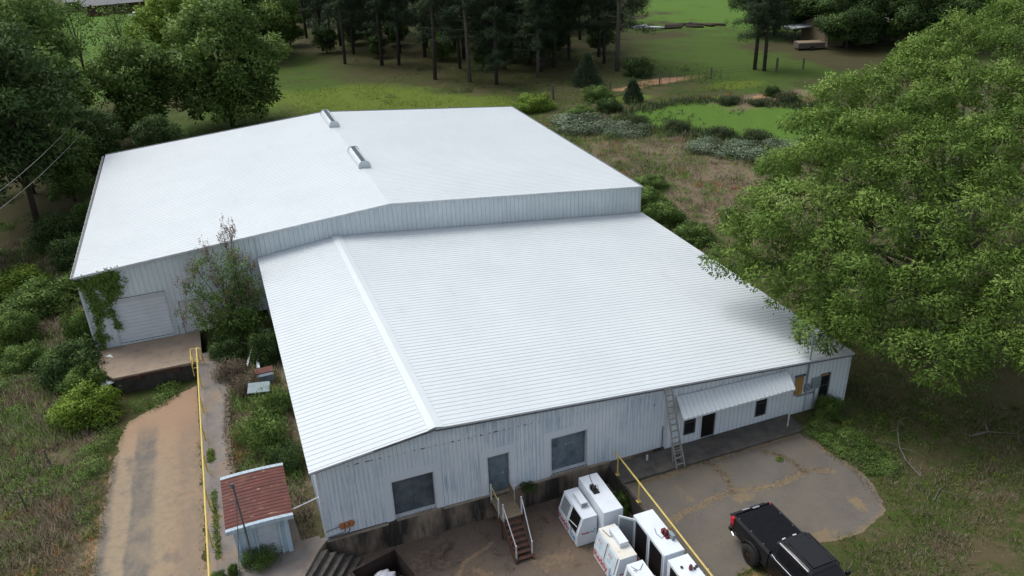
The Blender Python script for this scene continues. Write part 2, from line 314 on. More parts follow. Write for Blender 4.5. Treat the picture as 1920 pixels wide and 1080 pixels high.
def ground_mat():
    m, b = base_mat('ground_soil_grass', .95, 0, .1); n, l = nodes(m); co = coord(n)
    def att(s): a = n.new("ShaderNodeAttribute"); a.attribute_name = s; return a.outputs["Fac"]
    n1 = noise(n, l, co, .35, 8, .65); n2 = noise(n, l, co, 1.7, 8, .7); n3 = noise(n, l, co, 7, 6, .7); n0 = noise(n, l, co, .07, 5, .6)
    c = mix(n, l, ramp(n, l, n1, [(.40, 0.), (.60, 1.)]), (.042, .058, .016), (.085, .070, .038))
    c = mix(n, l, ramp(n, l, n2, [(.48, 0.), (.62, 1.)]), c, (.040, .068, .013))
    c = mix(n, l, ramp(n, l, n3, [(.54, 0.), (.70, .8)]), c, (.14, .115, .07))
    c = mix(n, l, ramp(n, l, noise(n, l, co, 3.2, 8, .75), [(.30, .8), (.44, 0.)]), c, (.022, .028, .010))
    def over(c, name, col, nz, amp=1.0, edge=.12, c2=None):
        s = mathn(n, l, 'ADD', att(name), mathn(n, l, 'MULTIPLY', mathn(n, l, 'SUBTRACT', nz, .5), amp))
        f = mathn(n, l, 'MULTIPLY', ramp(n, l, s, [(.5 - edge, 0.), (.5 + edge, 1.)]), ramp(n, l, att(name), [(0., 0.), (.12, 1.)]))
        col = mix(n, l, ramp(n, l, n3, [(.4, 0.), (.66, 1.)]), col, c2) if c2 else col
        return mix(n, l, f, c, col)
    c = over(c, 'mid', (.045, .085, .014), n1, 1.2, .25, (.068, .102, .024))
    c = over(c, 'bright', (.060, .125, .020), n1, .5, .2, (.095, .165, .028))
    c = over(c, 'dry', (.120, .098, .060), n1, 1.8, .3, (.190, .150, .105))
    c = over(c, 'litter', (.040, .052, .018), n1, 1.3, .25, (.085, .058, .036))  # dark green of tree shade put into the colour, with brown needle litter
    c = over(c, 'yellow', (.070, .115, .020), n2, 1.1, .3, (.140, .165, .025))
    c = over(c, 'sand', (.28, .165, .09), n2, 1.1, .2, (.38, .24, .14))
    l.new(c, b.inputs["Base Color"]); bump(n, l, b, n3, .5, .08); return m
link("ground", gme, ground_mat(), kind="structure")

# ------------------------------------------------------------------ hard surfaces
def patch(name, poly, zf, step, mat, dusts=(), edge_w=.35, rough_edge=1.0, attrs=None):
    a = np.array(poly); xs = np.arange(a[:, 0].min() - .3, a[:, 0].max() + .3, step); ys = np.arange(a[:, 1].min() - .3, a[:, 1].max() + .3, step)
    def keep(x, y):
        d = pdist(x, y, poly); s = np.where(inpoly(x, y, poly), d, -d); return s + jitter(x, y) * rough_edge > 0
    me, V = grid_mesh(name, xs, ys, zf, keep)
    d = pdist(V[:, 0], V[:, 1], poly); dust = np.clip(1 - d / edge_w, 0, 1) * .9
    for kind, arg, wd in dusts:
        if kind == 'line': dust = np.maximum(dust, np.clip(1 - pdist(V[:, 0], V[:, 1], arg, False) / wd, 0, 1))
        else: dust = np.maximum(dust, ell(V[:, 0], V[:, 1], *arg) * wd)
    vattr(me, "dust", dust)
    if attrs: attrs(me, V)
    return link(name, me, mat, kind="structure")
def asphalt_mat(name, a, b_, dustc, dust2, bands=None, stain=(.05, .04, .035)):
    m, b = base_mat(name, .92, 0, .15); n, l = nodes(m); co = coord(n)
    at = n.new("ShaderNodeAttribute"); at.attribute_name = "dust"; d = at.outputs["Fac"]
    n1 = noise(n, l, co, .6, 7, .65); n2 = noise(n, l, co, 3.0, 7, .7); n3 = noise(n, l, co, 25, 4, .7)
    c = mix(n, l, ramp(n, l, n1, [(.38, 0.), (.62, 1.)]), a, b_)
    c = mix(n, l, ramp(n, l, n2, [(.60, 0.), (.75, .8)]), c, stain)
    c = mix(n, l, ramp(n, l, n3, [(.45, 0.), (.75, .55)]), c, tuple(v * 2.0 for v in a)); c = mix(n, l, ramp(n, l, noise(n, l, co, 9, 6, .8), [(.25, .75), (.46, 0.)]), c, tuple(v * .45 for v in a))
    if bands:
        c = bands(n, l, co, c, n1, n2)
    s = mathn(n, l, 'ADD', d, mathn(n, l, 'MULTIPLY', mathn(n, l, 'SUBTRACT', noise(n, l, co, 4.5, 9, .75), .5), 3.2))
    f = mathn(n, l, 'MULTIPLY', ramp(n, l, s, [(.38, 0.), (.75, 1.)]), ramp(n, l, d, [(0., 0.25), (.2, 1.)]))
    c = mix(n, l, f, c, mix(n, l, ramp(n, l, n3, [(.35, 0.), (.65, 1.)]), dustc, dust2))
    l.new(c, b.inputs["Base Color"]); bump(n, l, b, n3, .4, .02); return m
def film_bands(n, l, co, c, n1, n2):
    f = ramp(n, l, noise(n, l, co, .38, 8, .72, dist=.6), [(.42, 0.), (.62, .75)]); c = mix(n, l, mathn(n, l, 'MULTIPLY', f, .55), c, (.140, .118, .085))
    f = ramp(n, l, noise(n, l, co, 1.1, 9, .75, (1, 2.2, 1), .8), [(.58, 0.), (.72, .5)]); return mix(n, l, f, c, (.175, .142, .098))
ASPH = [(13.12, -1.40), (16.23, -1.42), (19.24, -1.42), (23.25, -1.42), (23.01, -3.08), (23.4, -4.4), (23.45, -5.35), (23.08, -6.54), (22.54, -7.32), (21.35, -7.76), (20.11, -7.9), (18.82, -7.68), (17.83, -7.58), (16.2, -7.68), (15.09, -7.81), (13.12, -8.2)]
CA = [(13.2, -4.5), (14.53, -4.05), (16.03, -3.82), (17.24, -3.66), (19.18, -4.11), (20.45, -3.98), (21.43, -3.87), (22.26, -4.31)]
CB = [(17.25, -3.85), (17.65, -2.66), (17.53, -1.78), (17.22, -1.3)]
CC = [(21.08, -3.93), (21.06, -3.22), (20.83, -2.35), (20.27, -1.89)]
patch("parking_pavement", ASPH, lambda x, y: -.322 + 0 * x, .05, asphalt_mat('worn_asphalt', (.098, .090, .082), (.130, .117, .098), (.215, .160, .095), (.155, .125, .085), film_bands, stain=(.075, .068, .06)),
      [('line', CA, .30), ('line', CB, .18), ('line', CC, .16), ('e', (17.5, -4.2, .6, .4), .8), ('e', (19.7, -4.1, .8, .22), .8), ('e', (21.8, -6.4, .35, .6), .9), ('e', (15.3, -3.1, .25, .9), .6), ('e', (18.8, -7.4, 1.4, .35), .8), ('e', (15.1, -1.6, 2.4, .3), .6)], .32, .55)
def film_bands2(n, l, co, c, n1, n2):
    c = mix(n, l, ramp(n, l, noise(n, l, co, .45, 8, .7, dist=.8), [(.45, 0.), (.62, .8)]), c, (.15, .112, .078))
    return mix(n, l, ramp(n, l, noise(n, l, co, .9, 9, .75, dist=1), [(.54, 0.), (.66, .8)]), c, (.045, .034, .028))
M['asphalt_pit'] = asphalt_mat('stained_yard_asphalt', (.130, .105, .086), (.092, .075, .063), (.24, .175, .115), (.17, .12, .08), film_bands2, stain=(.035, .028, .024))
patch("loading_yard", [(-3.2, -9), (13.0, -9), (13.0, .1), (.2, .1)], lambda x, y: -1.2 + 0 * x, .1, M['asphalt_pit'],
      [('line', [(5.5, -2.8), (6.2, -3.6), (7.5, -4.2), (6.8, -6)], .3), ('e', (8.6, -3.5, 1.2, .6), .6), ('line', [(4.4, -3.2), (5.2, -2.2), (6.6, -1.6)], .2), ('e', (3.6, -1.5, 1.2, .8), .4)], .02, .0)
def dbands(n, l, co, c, n1, n2):
    sx = n.new("ShaderNodeSeparateXYZ"); l.new(co, sx.inputs[0])
    xw = mathn(n, l, 'ADD', sx.outputs[0], mathn(n, l, 'MULTIPLY', mathn(n, l, 'SUBTRACT', n1, .5), .5))
    t = mathn(n, l, 'DIVIDE', mathn(n, l, 'ADD', xw, 9.4), 4.6)
    f = ramp(n, l, t, [(0., 1.), (.11, 1.), (.16, .05), (.29, .05), (.325, 1.), (.50, 1.), (.56, .05), (.72, .05), (.80, .45)])
    gate = ramp(n, l, noise(n, l, co, .55, 5), [(.30, .35), (.50, 1.)])
    yg = ramp(n, l, mathn(n, l, 'DIVIDE', sx.outputs[1], 20), [(.60, 1.), (.72, .0)])
    c = mix(n, l, ramp(n, l, t, [(.5, 0.), (.75, 1.)]), (.28, .225, .155), (.285, .21, .14))
    c = mix(n, l, ramp(n, l, n2, [(.45, 0.), (.7, .7)]), c, (.19, .15, .105))
    c = mix(n, l, ramp(n, l, mathn(n, l, 'DIVIDE', sx.outputs[1], 20), [(.45, 0.), (.7, .8)]), c, (.32, .21, .14))
    f2 = mathn(n, l, 'MULTIPLY', mathn(n, l, 'MULTIPLY', f, gate), yg)
    pt = ramp(n, l, noise(n, l, co, .8, 5), [(.58, 0.), (.68, .7)])
    f2 = mathn(n, l, 'MAXIMUM', f2, mathn(n, l, 'MULTIPLY', pt, yg))
    spk = ramp(n, l, noise(n, l, co, 14, 5, .8), [(.56, 0.), (.70, .8)]); edge = ramp(n, l, noise(n, l, co, 2.4, 8, .8, (1, .5, 1)), [(.40, .0), (.60, 1.)])
    f2 = mathn(n, l, 'MULTIPLY', f2, mathn(n, l, 'ADD', .55, mathn(n, l, 'MULTIPLY', edge, .45))); c = mix(n, l, spk, c, (.17, .12, .085))
    return mix(n, l, f2, c, mix(n, l, n2, (.105, .100, .096), (.145, .133, .118)))
DRIVE = [(-4.78, 16.9), (-5.3, 16.7), (-6.6, 15.8), (-7.8, 14.9), (-8.7, 14.1), (-8.8, 12.2), (-9.1, 10.5), (-9.15, 8.4), (-9.25, 6.5), (-9.3, 4.4), (-9.3, 2.5), (-9.3, -6), (-4.78, -6)]
patch("driveway", DRIVE, lambda x, y: zramp(y) + .035, .07, asphalt_mat('sandy_driveway', (.15, .13, .11), (.2, .17, .14), (.27, .20, .13), (.22, .165, .11), dbands, stain=(.12, .10, .08)), [], .35)
# concrete: walkway along the driveway, apron round the shed, porch slab
apron = [(-4.35, -6), (-3.95, -6), (-1.14, -1.52), (-.37, -.30), (0.02, .12), (0.02, .3), (-.25, .3), (-.25, .5), (-1.0, .5), (-1.2, 3.2), (-3.25, 3.6), (-3.3, 6.8), (-3.35, 10.5), (-3.1, 13.2), (-2.75, 16.2), (-3.0, 18.4), (-4.35, 18.4)]
MB().prism(apron, -1.4, -.04).build("walkway_pavement", M['conc_walk'], kind="structure")
MB().box(13.1, 23.15, -1.42, -.02, -.45, -.2).build("porch_pavement", M['conc_dark'], kind="structure", bevel=.01)
MB().box(13.02, 13.12, -9, -.14, -1.5, -.2).build("retaining_wall", M['dark_wall'], label="black stained retaining wall between the loading yard and the raised parking pad", cat="wall")
MB().box(-4.62, -4.35, -6, 17.5, -1.5, -.03).build("kerb_wall", M['conc_walk'], label="low concrete kerb wall under the long yellow railing beside the driveway", cat="wall", bevel=.01)

# ------------------------------------------------------------------ buildings
def lerp(a, b, t): return tuple(a[i] + (b[i] - a[i]) * t for i in range(3))
def ribbed_roof(mb, A, B, C, D, n_ribs, rib_w, rib_h, nslope=6, mi_side=1):
    """A eave front, B ridge front, C ridge back, D eave back; ribs run A->B"""
    L = (Vector(D) - Vector(A)).length; pitch = L / n_ribs; prof = [(0, 0)]
    for i in range(n_ribs):
        s = (i + .5) * pitch; prof += [(s - rib_w / 2 - rib_w * .35, 0), (s - rib_w / 2 + .004, rib_h), (s + rib_w / 2 - .004, rib_h), (s + rib_w / 2 + rib_w * .35, 0)]
    prof.append((L, 0))
    for (s0, h0), (s1, h1) in zip(prof[:-1], prof[1:]):
        side = abs(h0 - h1) > 1e-6
        p0, p1 = lerp(A, D, s0 / L), lerp(A, D, s1 / L); q0, q1 = lerp(B, C, s0 / L), lerp(B, C, s1 / L)
        for k in range(nslope):
            t0, t1 = k / nslope, (k + 1) / nslope
            def P(p, q, t, h): a = lerp(p, q, t); return (a[0], a[1], a[2] + h)
            mb.face([P(p0, q0, t0, h0), P(p1, q1, t0, h1), P(p1, q1, t1, h1), P(p0, q0, t1, h0)], mi_side if side else 0)
def ribbed_wall(mb, P0, P1, zb, zt, openings=(), pitch=.3, rw=.04, rh=.025, mi=0, ms=1):
    """P0->P1 in plan (outside on the right hand side when walking P0->P1); zb, zt functions of distance s; openings (s0, s1, z0, z1)"""
    P0 = Vector((P0[0], P0[1], 0)); P1 = Vector((P1[0], P1[1], 0)); L = (P1 - P0).length; d = (P1 - P0) / L; nrm = Vector((d.y, -d.x, 0))
    prof = [(0., 0.)]; s = pitch / 2
    while s + rw < L: prof += [(s - rw, 0.), (s - rw * .45, rh), (s + rw * .45, rh), (s + rw, 0.)]; s += pitch
    prof.append((L, 0.))
    ss = sorted(set([a for a, _ in prof] + [x for o in openings for x in (o[0], o[1])])); pa = np.array([a for a, _ in prof]); pb = np.array([b for _, b in prof])
    for a, b in zip(ss[:-1], ss[1:]):
        if b - a < 1e-5: continue
        ha, hb = float(np.interp(a, pa, pb)), float(np.interp(b, pa, pb)); mid = (a + b) / 2
        iv = sorted([(o[2], o[3]) for o in openings if o[0] <= mid <= o[1]]); lo = [zb(a), zb(b)]
        for z0, z1 in iv + [(None, None)]:
            hi = [zt(a), zt(b)] if z0 is None else [z0, z0]
            if hi[0] > lo[0] + 1e-4:
                A = P0 + d * a + nrm * ha; B = P0 + d * b + nrm * hb
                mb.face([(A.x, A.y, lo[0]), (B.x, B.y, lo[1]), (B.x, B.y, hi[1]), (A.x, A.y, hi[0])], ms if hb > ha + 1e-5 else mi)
            if z0 is not None: lo = [z1, z1]
def opening_frame(x0, x1, z0, z1, y, w_=.07, d=.28, sill=True):
    mb = MB(); mb.box(x0 - w_, x0, y - .03, y + d, z0 - .02, z1 + w_); mb.box(x1, x1 + w_, y - .03, y + d, z0 - .02, z1 + w_); mb.box(x0, x1, y - .03, y + d, z1, z1 + w_)
    if sill: mb.box(x0, x1, y + .0, y + d, z0 - .06, z0)
    return mb
M['painted_shade'] = pm('painted_shade_grey', (.36, .41, .45), (.46, .51, .54), 3, .7, 0, 0)  # shade painted as grey on rib side faces of walls and awning
# ---- front building (B)
bf = dict(fl=(-.25, -.35, 3.89), fr=(4.93, -.32, 4.50), fe=(26.76, -.16, 2.56), bl=(-.20, 21.42, 4.12), br=(4.72, 21.42, 4.68), be=(26.78, 21.42, 2.57))
B = empty("front_warehouse", (0, 0, 0), label="low front warehouse with white gabled metal roof and weathered bluish siding", cat="warehouse")
mb = MB(); mb.keep = True
ribbed_roof(mb, bf['fl'], bf['fr'], bf['br'], bf['bl'], 72, .05, .016)
ribbed_roof(mb, bf['fe'], bf['fr'], bf['br'], bf['be'], 72, .05, .016)
roofB = mb.build("roof", [M['roof'], M['roof_rib_side']], B)
mb = MB()                                        # deck below the sheets, verge trims
for a, b, c, d in ((bf['fl'], bf['fr'], bf['br'], bf['bl']), (bf['fr'], bf['fe'], bf['be'], bf['br'])):
    mb.hexa([(p[0], p[1] + .02 * (1 if p[1] < 5 else -1), p[2] - .10) for p in (a, b, c, d)] + [(p[0], p[1] + .02 * (1 if p[1] < 5 else -1), p[2] - .012) for p in (a, b, c, d)])
mb.build("roof_edge", M['white_trim'], roofB)
mb = MB()
rf, rb_ = bf['fr'], bf['br']
def rl(x, front): # roof height at x on the front/back edge
    l, r, e = (bf['fl'], bf['fr'], bf['fe']) if front else (bf['bl'], bf['br'], bf['be'])
    return l[2] + (r[2] - l[2]) * (x - l[0]) / (r[0] - l[0]) if x < r[0] else r[2] + (e[2] - r[2]) * (x - r[0]) / (e[0] - r[0])
for i in range(8):
    t0, t1 = i / 8, (i + 1) / 8; a = lerp(rf, rb_, t0); b = lerp(rf, rb_, t1)
    for sx in (-1, 1):
        dz0 = .30 * (.115 if sx < 0 else .089)
        if i == 0: a = (a[0], a[1] - .02, a[2])
        mb.face([(a[0], a[1], a[2] + .075), (a[0] + sx * .30, a[1], a[2] + .045 - dz0), (b[0] + sx * .30, b[1], b[2] + .045 - dz0), (b[0], b[1], b[2] + .075)])
        mb.face([(a[0] + sx * .30, a[1], a[2] + .045 - dz0), (a[0] + sx * .31, a[1], a[2] - .01 - dz0), (b[0] + sx * .31, b[1], b[2] - .01 - dz0), (b[0] + sx * .30, b[1], b[2] + .045 - dz0)])
mb.build("ridge_cap", M['roof'], roofB)
mb = MB(); mb.bar((-.25, -.30, 3.80), (4.93, -.28, 4.41), .05, .10); mb.bar((4.94, -.25, 4.36), (26.7, -.10, 2.45), .06, .13)
mb.build("fascia", M['grey_trim'], B)
def zbF(s): return float(np.interp(s, [0, 3, 7.1, 13.0, 13.02, 16.0, 16.02, 23.3, 23.32, 24.68, 24.7, 26.76], [.14, .12, .05, .06, -.02, -.05, -.25, -.27, -.55, -.58, -.18, -.2]))
def ztF(x): return rl(x, True) - .11
op = [(2.93, 4.72, .18, 2.12), (7.15, 8.13, .02, 2.07), (10.15, 11.90, .2, 2.16), (17.05, 17.66, .28, 1.62), (18.02, 18.80, -.2, 1.82), (21.13, 21.75, .17, 1.62), (24.95, 25.53, .2, 1.68)]
mb = MB(); mb.keep = True
ribbed_wall(mb, (0, 0), (16.0, 0), zbF, lambda s: min(ztF(s), 3.62 - .03 * s), [o for o in op if o[1] < 16], .18, .03, .016)
ribbed_wall(mb, (0, .0), (0.001, .0), zbF, ztF)
wfB = mb.build("front_wall", [M['wall_b'], M['painted_shade']], B)
mb = MB(); mb.keep = True
ribbed_wall(mb, (.0, -.035), (16.0, -.035), lambda s: min(3.58 - .03 * s, ztF(s) - .02), ztF, (), .18, .03, .012)
mb.build("gable_panel", [M['wall_b'], M['painted_shade']], B)
for i in range(26):                              # torn and rusted gaps along the lap joint
    x = 1.2 + i * .33 + random.uniform(0, .2); l = random.choice((.02, .03, .05, .1, .2)); z = 3.58 - .03 * x; MB().box(x, x + l, -.052, -.03, z - random.uniform(.01, .04), z + .012).build("lap_joint_gap", M['rust_dark'], B)
mb = MB(); mb.keep = True
ribbed_wall(mb, (16.0, 0), (26.7, 0), lambda s: zbF(s + 16.01), lambda s: ztF(s + 16), [(o[0] - 16, o[1] - 16, o[2], o[3]) for o in op if o[0] > 16], .25, .03, .014)
mb.build("office_wall", [M['wall_b2'], M['painted_shade']], B)
mb = MB(); mb.keep = True
ribbed_wall(mb, (0, 21.4), (0, 0), lambda s: -.3, lambda s: 4.02 - .22 * s / 21.4, (), .3, .04, .02)
mb.build("left_wall", [M['wall_b'], M['painted_shade']], B)
mb = MB(); mb.keep = True
ribbed_wall(mb, (26.7, 0), (26.7, 21.4), lambda s: -.5, lambda s: 2.48, (), .3, .04, .02)
mb.build("right_wall", [M['wall_b2'], M['painted_shade']], B)
for a_ in ((-.02, .10, -.03, .03, .06, 3.78), (26.62, 26.73, -.03, .05, -.25, 2.45), (15.95, 16.03, -.04, .02, -.05, 3.3)): MB().box(*a_).build("corner_trim", M['white_trim'], B)
mb = MB(); mb.box(.02, 13.1, -.12, .20, -1.25, .03); mb.box(2.60, 5.0, -.14, .22, -1.25, .10)
mb.box(13.1, 16.0, -.04, .2, -.5, -.04); mb.build("foundation", M['concrete'], B, bevel=.012)
mb = MB(); mb.box(2.95, 4.70, -.135, .30, .10, .16); mb.box(10.1, 11.95, -.125, .30, .03, .13); mb.box(5.02, 13.08, -.135, .02, .03, .055); mb.box(.02, 2.58, -.135, .02, .03, .065)
mb.build("ledge", M['concrete_lip'], B)
mb = MB(); mb.box(24.72, 26.7, -.06, .05, -.5, -.19); mb.build("base_strip", M['white_trim'], B)
for (x0, x1, z0, z1) in ((2.93, 4.72, .18, 2.12), (7.15, 8.13, .02, 2.07), (10.15, 11.90, .2, 2.16)):
    for a_ in ((x0 - .36, x0 - .061, z0 - .1, z1 + .38), (x1 + .061, x1 + (.36 if x0 > 9 or x0 < 3 else .3), z0 - .1, z1 + .38), (x0 - .06, x1 + .06, z1 + .061, z1 + .38)): MB().box(a_[0], a_[1], -.024, -.004, a_[2], a_[3]).build("surround_panel", M['wall_b3'], B)
def bdoor(x0, x1, z0, z1, mat, name, lab=None, split=True, yrec=.22, frame='white_trim'):
    d = MB(); d.box(x0, (x0 + x1) / 2 - .006 if split else x1, yrec, yrec + .05, z0, z1)
    if split: d.box((x0 + x1) / 2 + .006, x1, yrec + .012, yrec + .06, z0, z1)
    o = d.build(name, M[mat], B); 
    if lab: o["label"] = lab
    fr = opening_frame(x0, x1, z0, z1, 0, .06, yrec - .01); fr.build("frame", M[frame], o); return o
bdoor(2.93, 4.72, .18, 2.12, 'door_dark', "loading_door", "dark double loading door near the left corner")
bdoor(10.15, 11.90, .2, 2.16, 'door_grey', "loading_door", "grey double loading door right of the stairs")
o = bdoor(7.15, 8.13, .02, 2.07, 'door_grey', "door", "scuffed grey personnel door at the wooden stairs", False, .12)
MB().box(8.0, 8.04, .06, .11, 1.0, 1.06).build("handle", M['alu'], o)
o = bdoor(18.02, 18.80, -.2, 1.82, 'black', "entry_door", "dark glass entry door under the awning", False, .06)
for (x0, x1, z0, z1) in ((17.05, 17.66, .28, 1.62), (21.13, 21.75, .17, 1.62), (24.95, 25.53, .2, 1.68)):
    g = MB().box(x0, x1, .05, .07, z0, z1).build("window", M['glass'], B)
    fr = opening_frame(x0 + .035, x1 - .035, z0 + .035, z1 - .035, -.0, .05, .05); fr.build("frame", M['frame_dark'], g)
    MB().box(x0 + .036, x1 - .036, .012, .045, (z0 + z1) / 2 - .015, (z0 + z1) / 2 + .015).build("sash_bar", M['frame_dark'], g)
MB().box(24.99, 25.49, .035, .048, 1.50, 1.64).build("window_shade", M['ply'], B)
# awning with its posts
aw = empty("entrance_awning", (16.7, 0, 2.4), label="small ribbed white metal awning over the office entrance", cat="awning")
mb = MB(); mb.keep = True
n = 48; x0a, x1a = -.02, 5.93; zA, yA, zB, yB = .42, -.10, -.40, -.93
AA = (x0a - .28, yA, zA - .08); AB = (x1a + .10, yA, zA - .28); BA = (x0a - .33, yB, zB); BB = (x1a, yB, zB)
prof = []
for i in range(26):
    s = i / 25 * .985; prof += [(s, 0), (s + .003, .035), (s + .008, .035), (s + .011, 0)]
for (s0, h0), (s1, h1) in zip(prof[:-1], prof[1:]):
    a = lerp(AA, AB, s0); b = lerp(AA, AB, s1); c = lerp(BA, BB, s0); d = lerp(BA, BB, s1)
    mb.face([(c[0], c[1], c[2] + h0), (d[0], d[1], d[2] + h1), (b[0], b[1], b[2] + h1), (a[0], a[1], a[2] + h0)], 1 if h0 != h1 else 0)
mb.build("sheet", [M['roof'], M['painted_shade']], aw)
mb = MB(); mb.bar((BA[0] + .02, BA[1] + .03, BA[2] - .05), (BB[0] - .02, BB[1] + .03, BB[2] - .05), .05, .07)
for i in range(6):
    t = (i + .3) / 5.6; a = lerp(AA, AB, t); c = lerp(BA, BB, t); mb.bar((a[0], a[1], a[2] - .035), (c[0], c[1] + .05, c[2] - .035), .04, .05)
    mb.bar((a[0], -.01, a[2] + .17), (a[0], yA - .02, a[2] + .02), .03, .03)
mb.build("bracket", M['white_trim'], aw)
for px_ in (5.78,): MB().tube([(px_, -.87, -2.6), (px_ + .02, -.88, -.47)], .035, 8).build("post", M['white_metal'], aw)
# electrical service on the front wall
mb = MB().tube([(24.02, -.08, .9), (24.02, -.08, 4.35)], .042, 8); mb.tube([(24.02, -.08, 4.3), (24.02, -.12, 4.45), (24.1, -.2, 4.48), (24.16, -.26, 4.4)], .04, 8)
mast = mb.build("service_mast", M['galv'], B)
mb = MB()
for k, (dx, dz) in enumerate([(.5, .35), (.7, .2), (.35, .1)]): mb.tube([(24.12, -.2, 4.38), (24.12 + dx * .3, -.25, 4.1), (24.2 + dx * .6, -.1, 4.2 + dz * .4), (24.3 + dx, .4, 4.3 + dz)], .012, 5)
mb.tube([(23.9, -.1, 4.2), (23.82, -.12, 4.28), (23.9, -.14, 4.36), (24.02, -.1, 4.3)], .012, 5)
mb.build("service_wire", M['cable'], mast)
MB().box(24.36, 24.86, -.16, -.03, 1.02, 1.62).build("breaker_box", M['galv'], B, bevel=.015)
mb = MB().box(23.95, 24.25, -.13, -.03, .95, 1.35); mb.tube([(24.1, -.13, 1.2), (24.1, -.23, 1.2)], .08, 12); mb.tube([(24.1, -.1, .95), (24.1, -.08, -.5)], .02, 6); mb.tube([(24.25, -.08, 1.05), (24.5, -.09, .85), (24.6, -.09, .6)], .02, 6); mb.tube([(24.65, -.06, 1.0), (24.62, -.06, -.3)], .022, 6); mb.box(23.55, 24.6, -.07, -.03, .72, .78)
mb.build("electric_meter", M['galv'], B)
MB().box(23.36, 23.80, -.09, -.03, .86, 1.95).build("plywood_panel", M['ply'], B)
MB().box(23.28, 23.90, -.13, -.02, 1.96, 2.02).build("panel_flashing", M['cond'], B)
mb = MB(); 
for k in range(3): mb.box(.60 + k * .2, .76 + k * .2, -.15, -.02, .50 + k * .015, .74 + k * .015)
mb.box(.58, 1.2, -.09, -.02, .56, .70); mb.build("junction_box", M['orange_rust'], B)
mb = MB().tube([(.78, -.08, .5), (.78, -.08, .33), (.70, -.08, .26), (.05, -.06, .20)], .018, 6); mb.tube([(.97, -.08, .5), (.97, -.08, .30), (.86, -.08, .20), (.05, -.06, .12)], .02, 6); mb.tube([(.6, -.07, .62), (.0, -.06, .52)], .014, 6)
mb.build("conduit", M['cond'], B)
MB().box(15.3, 15.34, -.05, -.02, 2.5, 2.56).build("wall_bracket", M['cond'], B); MB().tube([(15.85, -.05, -.2), (15.85, -.05, 1.2)], .02, 6).build("drain_pipe", M['cond'], B)

# ---- rear building (A)
A = empty("rear_warehouse", (0, 21.5, 0), label="large rear warehouse with wide white metal roof and a white roller door", cat="warehouse")
OFF = Vector((0, 21.5, 0))
class MA(MB):
    def build(s, name, mats, parent=None, bevel=0, smooth=False, **k):
        s.v = [(v[0], v[1] - (21.5 if parent is A else 0), v[2]) for v in s.v]; return MB.build(s, name, mats, parent, bevel, smooth, **k)
af = dict(fl=(-10.33, 21.36, 4.83), fr=(8.3, 21.32, 6.30), fe=(26.68, 21.37, 4.60), bl=(-10.25, 47.75, 4.84), br=(8.31, 47.72, 6.31), be=(26.8, 47.7, 4.64))
mb = MA(); mb.keep = True
ribbed_roof(mb, af['fl'], af['fr'], af['br'], af['bl'], 88, .045, .014)
ribbed_roof(mb, af['fe'], af['fr'], af['br'], af['be'], 88, .045, .014)
roofA = mb.build("roof", [M['roof'], M['roof_a_rib_side']], A)
mb = MB()
def o2(p, dz=0, dy=0): return (p[0], p[1] - 21.5 + dy, p[2] + dz)
for a, b, c, d in ((af['fl'], af['fr'], af['br'], af['bl']), (af['fr'], af['fe'], af['be'], af['br'])):
    mb.hexa([o2(p, -.12, .02 if p[1] < 30 else -.02) for p in (a, b, c, d)] + [o2(p, -.012, .02 if p[1] < 30 else -.02) for p in (a, b, c, d)])
for a, b in ((af['fl'], af['fr']), (af['fr'], af['fe'])): mb.bar(o2(a, -.02, -.02), o2(b, -.02, -.02), .07, .12)
mb.build("roof_edge", M['white_trim'], roofA)
mb = MB()
for a, b in ((af['bl'], af['br']), (af['br'], af['be']), (af['be'], af['fe'])): mb.bar(o2(a, -.03, .03), o2(b, -.03, .03), .08, .16)
mb.build("dark_edge_trim", M['grey_trim'], roofA)
for (xv, y0, y1) in ((8.38, 41.9, 46.5), (8.42, 29.5, 33.7)):
    prof = [(-.40, 0), (-.42, .22), (-.30, .42), (-.20, .50), (-.17, .50), (-.17, .42), (.17, .42), (.17, .50), (.20, .50), (.30, .42), (.42, .22), (.40, 0)]
    mb = MB(); zz = 6.24; mb.prism([(xv + p, q) for p, q in prof], y0 - 21.5, y1 - 21.5, fn=lambda a, b, h: (a, h, zz + b))
    for ye in (y0 - .02, y1): mb.prism([(xv - .44, 0), (xv - .45, .24), (xv - .36, .46), (xv - .2, .56), (xv + .2, .56), (xv + .36, .46), (xv + .45, .24), (xv + .44, 0)], ye - 21.5, ye + .03 - 21.5, fn=lambda a, b, h: (a, h, zz + b))
    v_ = mb.build("ridge_vent", M['roof'], A)
    mb = MB().box(xv - .165, xv + .165, y0 + .05 - 21.5, y1 - .02 - 21.5, zz + .425, zz + .47)
    v2 = mb.build("vent_throat", M['vent'], v_)
def ztA(s): return (af['fl'][2] + (af['fr'][2] - af['fl'][2]) * s / 18.55 if s < 18.55 else af['fr'][2] + (af['fe'][2] - af['fr'][2]) * (s - 18.55) / 18.35) - .10
opA = [(1.35, 4.35, .05, 2.93), (5.02, 6.1, -.05, 2.15)]
mb = MA(); mb.keep = True; X0 = -10.25
ribbed_wall(mb, (X0, 21.5), (26.6, 21.5), lambda s: -.08 if s < 9 else .5, ztA, opA, .3, .035, .03)
mb.build("front_wall", [M['wall_a'], M['painted_shade']], A)
mb = MA(); mb.keep = True; ribbed_wall(mb, (X0, 47.6), (X0, 21.5), lambda s: -1.3, lambda s: 4.72, (), .3, .035, .03); mb.build("left_wall", [M['wall_a'], M['painted_shade']], A)
mb = MA(); mb.keep = True; ribbed_wall(mb, (26.6, 21.5), (26.6, 47.6), lambda s: -1.4, lambda s: 4.5, (), .3, .035, .03); mb.build("right_wall", [M['wall_a'], M['painted_shade']], A)
